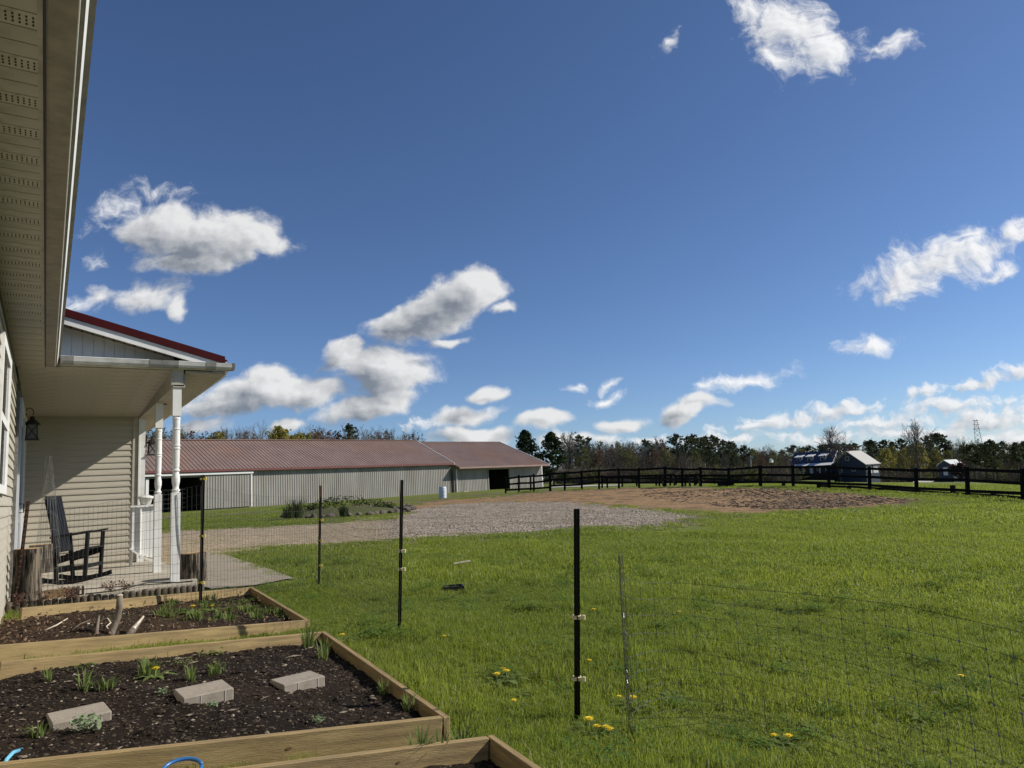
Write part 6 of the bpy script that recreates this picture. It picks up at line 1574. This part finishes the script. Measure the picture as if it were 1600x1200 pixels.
for px, py, s_, lb in ((920,1146,1.5,'largest dandelion of the row at the foot of the nearest fence post'),(935,1152,1.15,'small dandelion second in the row by the nearest fence post'),(948,1154,1.2,'dandelion third in the row by the nearest fence post'),(955,1159,1.3,'dandelion at the right end of the row by the rolled wire'),
    (776,1070,1.3,'left dandelion of three in the lawn beside the middle bed corner'),(793,1066,1.4,'right dandelion of three in the lawn beside the middle bed corner'),(787,1058,1.1,'upper dandelion of three in the lawn beside the middle bed corner'),
    (989,1107,1.3,'dandelion just right of the rolled wire end'),(969,1100,.9,'little dandelion touching the rolled wire end'),(922,1043,1.0,'dandelion right of the nearest fence post, half way up'),(929,963,1.2,'dandelion right of the upper part of the nearest fence post'),(1232,1170,1.3,'dandelion low in the grass behind the woven fence'),(1210,1165,1.1,'dimmer dandelion left of the one behind the woven fence'),
    (1505,1071,1.2,'dandelion alone behind the woven fence on the right'),(804,1108,1.0,'dandelion below the group of three near the bed corner'),(1062,965,1.0,'dandelion high in the lawn behind the woven fence'),(535,1005,1.2,'small dandelion by the right board of the middle bed'),(694,1005,1.0,'dandelion in the lawn below the second fence post')):
    p = onground(px, py); dandelion(p, lb, s_*(1+.03*p.length))
for px, py in ((1415,892),(1303,897),(1538,903),(1340,918),(1447,822),(1457,800),(1120,880),(1212,865),(1550,850),(1375,945)):
    p = onground(px, py); dandelion(p, 'white dandelion seed head standing in the far part of the lawn', 0.55+.012*p.length, True, 'seed heads in the lawn')
for px, py, k, s_, lb in ((243,1061,'mid',1.25,'dandelion flowering in the soil at the back of the middle bed'),(302,961,'far',1.6,'dandelion flowering among weeds in the far bed'),(332,956,'far',1.2,'smaller dandelion right of the other in the far bed')):
    p = on_soil(k, px, py); dandelion(p, lb, s_, group='dandelions in the beds')
# broad leaved weeds and dead leaves in the lawn
dl = MB().add([(-.022,-.012,.004),(.0,-.016,.012),(.024,-.006,.003),(.02,.012,.010),(-.002,.016,.002),(-.02,.010,.012)], [(0,1,4,5),(1,2,3,4)]).mesh('dead_leaf', mat('dead oak leaf', (.17,.10,.06), (.24,.16,.10), scale=9, rough=.9, coords='World'), False, False)
cl_ = MB(); r_ = random.Random(4)
for _ in range(70):
    c = Vector((r_.gauss(0, .06), r_.gauss(0, .06), r_.uniform(.02, .055)))
    for k in range(3):
        a = k*2.09+r_.random(); d = Vector((math.cos(a), math.sin(a), .15))*.011; s_ = Vector((-d.y, d.x, 0))*.8; cl_.add([c, c+d*.6+s_*.6, c+d*1.2, c+d*.6-s_*.6], [(0,1,2,3)])
clm = cl_.mesh('clover', leafmat('clover leaves', (.10,.17,.04), (.15,.23,.055), 20, .4), False, False)
P_, R_, S_, I_ = [], [], [], []
def lawn_extra(n, r0, r1, i, s0, s1, dz):
    r = np.sqrt(nrs.uniform(r0*r0, r1*r1, n)); a = np.radians(nrs.uniform(8, 82, n)); x, y = r*np.sin(a), r*np.cos(a)
    ok = (zone_at(x, y) == 0) & (x > 2.15+.0*y) & ~((x < 2.6) & (y < 10))
    x, y = x[ok], y[ok]; z = gz_arr(x, y)+wobble(x, y)+dz
    for k in range(len(x)):
        P_.append((x[k], y[k], z[k])); R_.append((nrs.normal(0, .15), nrs.normal(0, .15), nrs.uniform(0, 6.28))); s_ = nrs.uniform(s0, s1); S_.append((s_, s_, s_)); I_.append(i)
lawn_extra(200, 2, 12, 0, .5, 1.1, .010); lawn_extra(110, 2, 10, 2, .7, 1.3, .015); lawn_extra(420, 2, 14, 1, .8, 2.0, .006)
scatter_object('lawn_weeds', P_, R_, S_, I_, [lfm, clm, dl])
# weeds in the beds
def weed(p, label, me, mt, s_, name='weed', cat='weed', group='weeds in the raised beds'):
    t = thing(name, label, cat, group=group, M=T(p.x, p.y, p.z-.005) @ RZ(rnd.random()*6.3) @ S(s_))
    o = bpy.data.objects.new('foliage', me); COL.objects.link(o); o.parent = t; return t
wm1 = blade_clump(22, .11, .04, .008, 3, .8).mesh('foliage', M_WEED, False, False); wm2 = blade_clump(34, .09, .09, .012, 4, 1.0).mesh('foliage', M_WEED, False, False)
wm3 = leafy_shrub(.07, .06, 60, 6, .014).mesh('foliage', M_PALEWEED, False, False); wm4 = leafy_shrub(.04, .09, 70, 9, .010).mesh('foliage', M_WEED, False, False)
for px, py, me, s_, lb in ((131,1080,wm1,1.3,'upright grassy weed left of the middle of the middle bed'),(165,1073,wm2,1.0,'sprawling pale weed beside the upright grassy one'),(232,1052,wm2,1.4,'spreading weed under the dandelion in the middle bed'),(255,1086,wm3,.7,'small pale weed left of the middle paver'),(339,1053,wm2,1.1,'weed behind the middle paver toward the back board'),(298,1064,wm1,1.1,'single thin weed behind the middle paver'),
    (133,1143,wm3,1.4,'pale woolly leaved weed in front of the left paver'),(60,1148,wm2,.8,'little green weed below the left paver'),(331,1105,wm3,.6,'tiny weed in front of the middle paver'),(282,1037,wm4,1.1,'flat green weed near the back board of the middle bed'),(127,1045,wm4,1.0,'flat weed by the staple marks of the back board'),(330,1022,wm4,1.4,'flat weed patch along the back board near the bed corner'),
    (480,1012,wm1,1.9,'tall grass tuft in the back right corner of the middle bed'),(505,1030,wm1,1.6,'grass tuft along the shaded right board of the middle bed'),(600,1085,wm1,1.2,'thin grass tuft along the right board, lower down'),(640,1112,wm1,1.3,'thin grass tuft in the front right corner of the middle bed'),(497,1129,wm3,.7,'small pale weed near the front board of the middle bed'),(75,1066,wm1,.8,'dry thin weed near the left end of the back board'),(420,1160,wm4,.9,'weed in the strip between the middle and near beds')):
    weed(on_soil('mid', px, py), lb, me, None, s_)
for k in range(58):
    px = rnd.triangular(170, 470, 385); py = rnd.uniform(938, 972)-(px-300)*.04
    p = on_soil('far', px, py); weed(p, 'low green weed in the overgrown far bed', rnd.choice([wm1, wm2, wm4, wm4, wm2]), None, rnd.uniform(.6, 1.25), group='low weeds of the far bed')
for px, py in ((690,1190),(720,1180),(655,1192)):
    p = on_soil('near', px, py); weed(p, 'tall grass tuft growing in the corner of the nearest bed', wm1, None, 1.7, group='grass tufts of the nearest bed')
# dry leaf heaps and dead stalks
mb = MB(); 
for k in range(500):
    px, py = rnd.triangular(0, 210, 40), rnd.uniform(950, 1000)
    cs = BED['far'][0]; a, b_ = rnd.random()**2, rnd.random(); p = cs[0]*(1-a)*(1-b_)+cs[1]*a*(1-b_)+cs[2]*a*b_+cs[3]*(1-a)*b_
    quad_leaf(mb, Vector((p.x, p.y, p.z-.055+rnd.uniform(-.01, .02))), rnd.uniform(.006, .016), rnd, 0)
lo_ = mb.build('leaf_litter', mat('dry brown leaves', (.20,.125,.07), (.11,.068,.04), scale=60, rough=.9, coords='World'), fix=False); lo_['kind'] = 'stuff'
mb = MB()
for (px, py) in ((30,942),(68,937),(104,930),(112,932),(170,921),(196,918)):
    c = atY(px, py, PY-.45)
    for _ in range(14):
        d = Vector((rnd.gauss(0,.05), rnd.gauss(0,.03), rnd.uniform(.02,.10))); mb.tube([c+Vector((rnd.gauss(0,.06),0,-.03)), c+d*.6, c+d+Vector((rnd.gauss(0,.03),0,0))], .003, 3, caps=False)
        quad_leaf(mb, c+d, .014, rnd, 0)
lo2 = mb.build('dead_stalks', mat('dead reddish stalks', (.17,.085,.06), (.10,.055,.04), scale=40, rough=.9, coords='World'), fix=False); lo2['kind'] = 'stuff'

# where look-alikes of a group still share a label, say which one it is, counted from the left
def ordinal(k):
    w_ = ['first','second','third','fourth','fifth','sixth','seventh','eighth','ninth','tenth','eleventh','twelfth','thirteenth','fourteenth','fifteenth','sixteenth','seventeenth','eighteenth','nineteenth','twentieth']
    if k < 20: return w_[k]
    return {2:'twenty',3:'thirty',4:'forty',5:'fifty'}[(k+1)//10]+'-'+w_[(k+1)%10-1] if (k+1) % 10 else {30:'thirtieth',40:'fortieth',50:'fiftieth'}[k+1]
byl = {}
for o in COL.objects:
    if o.parent is None and o.get('label'): byl.setdefault(o['label'], []).append(o)
for lb, obs in byl.items():
    if 1 < len(obs) <= 59:
        obs.sort(key=lambda o: proj(o.matrix_basis.translation)[0])
        for k, o in enumerate(obs):
            o['label'] = '%s, %s from the left' % (lb, ordinal(k))
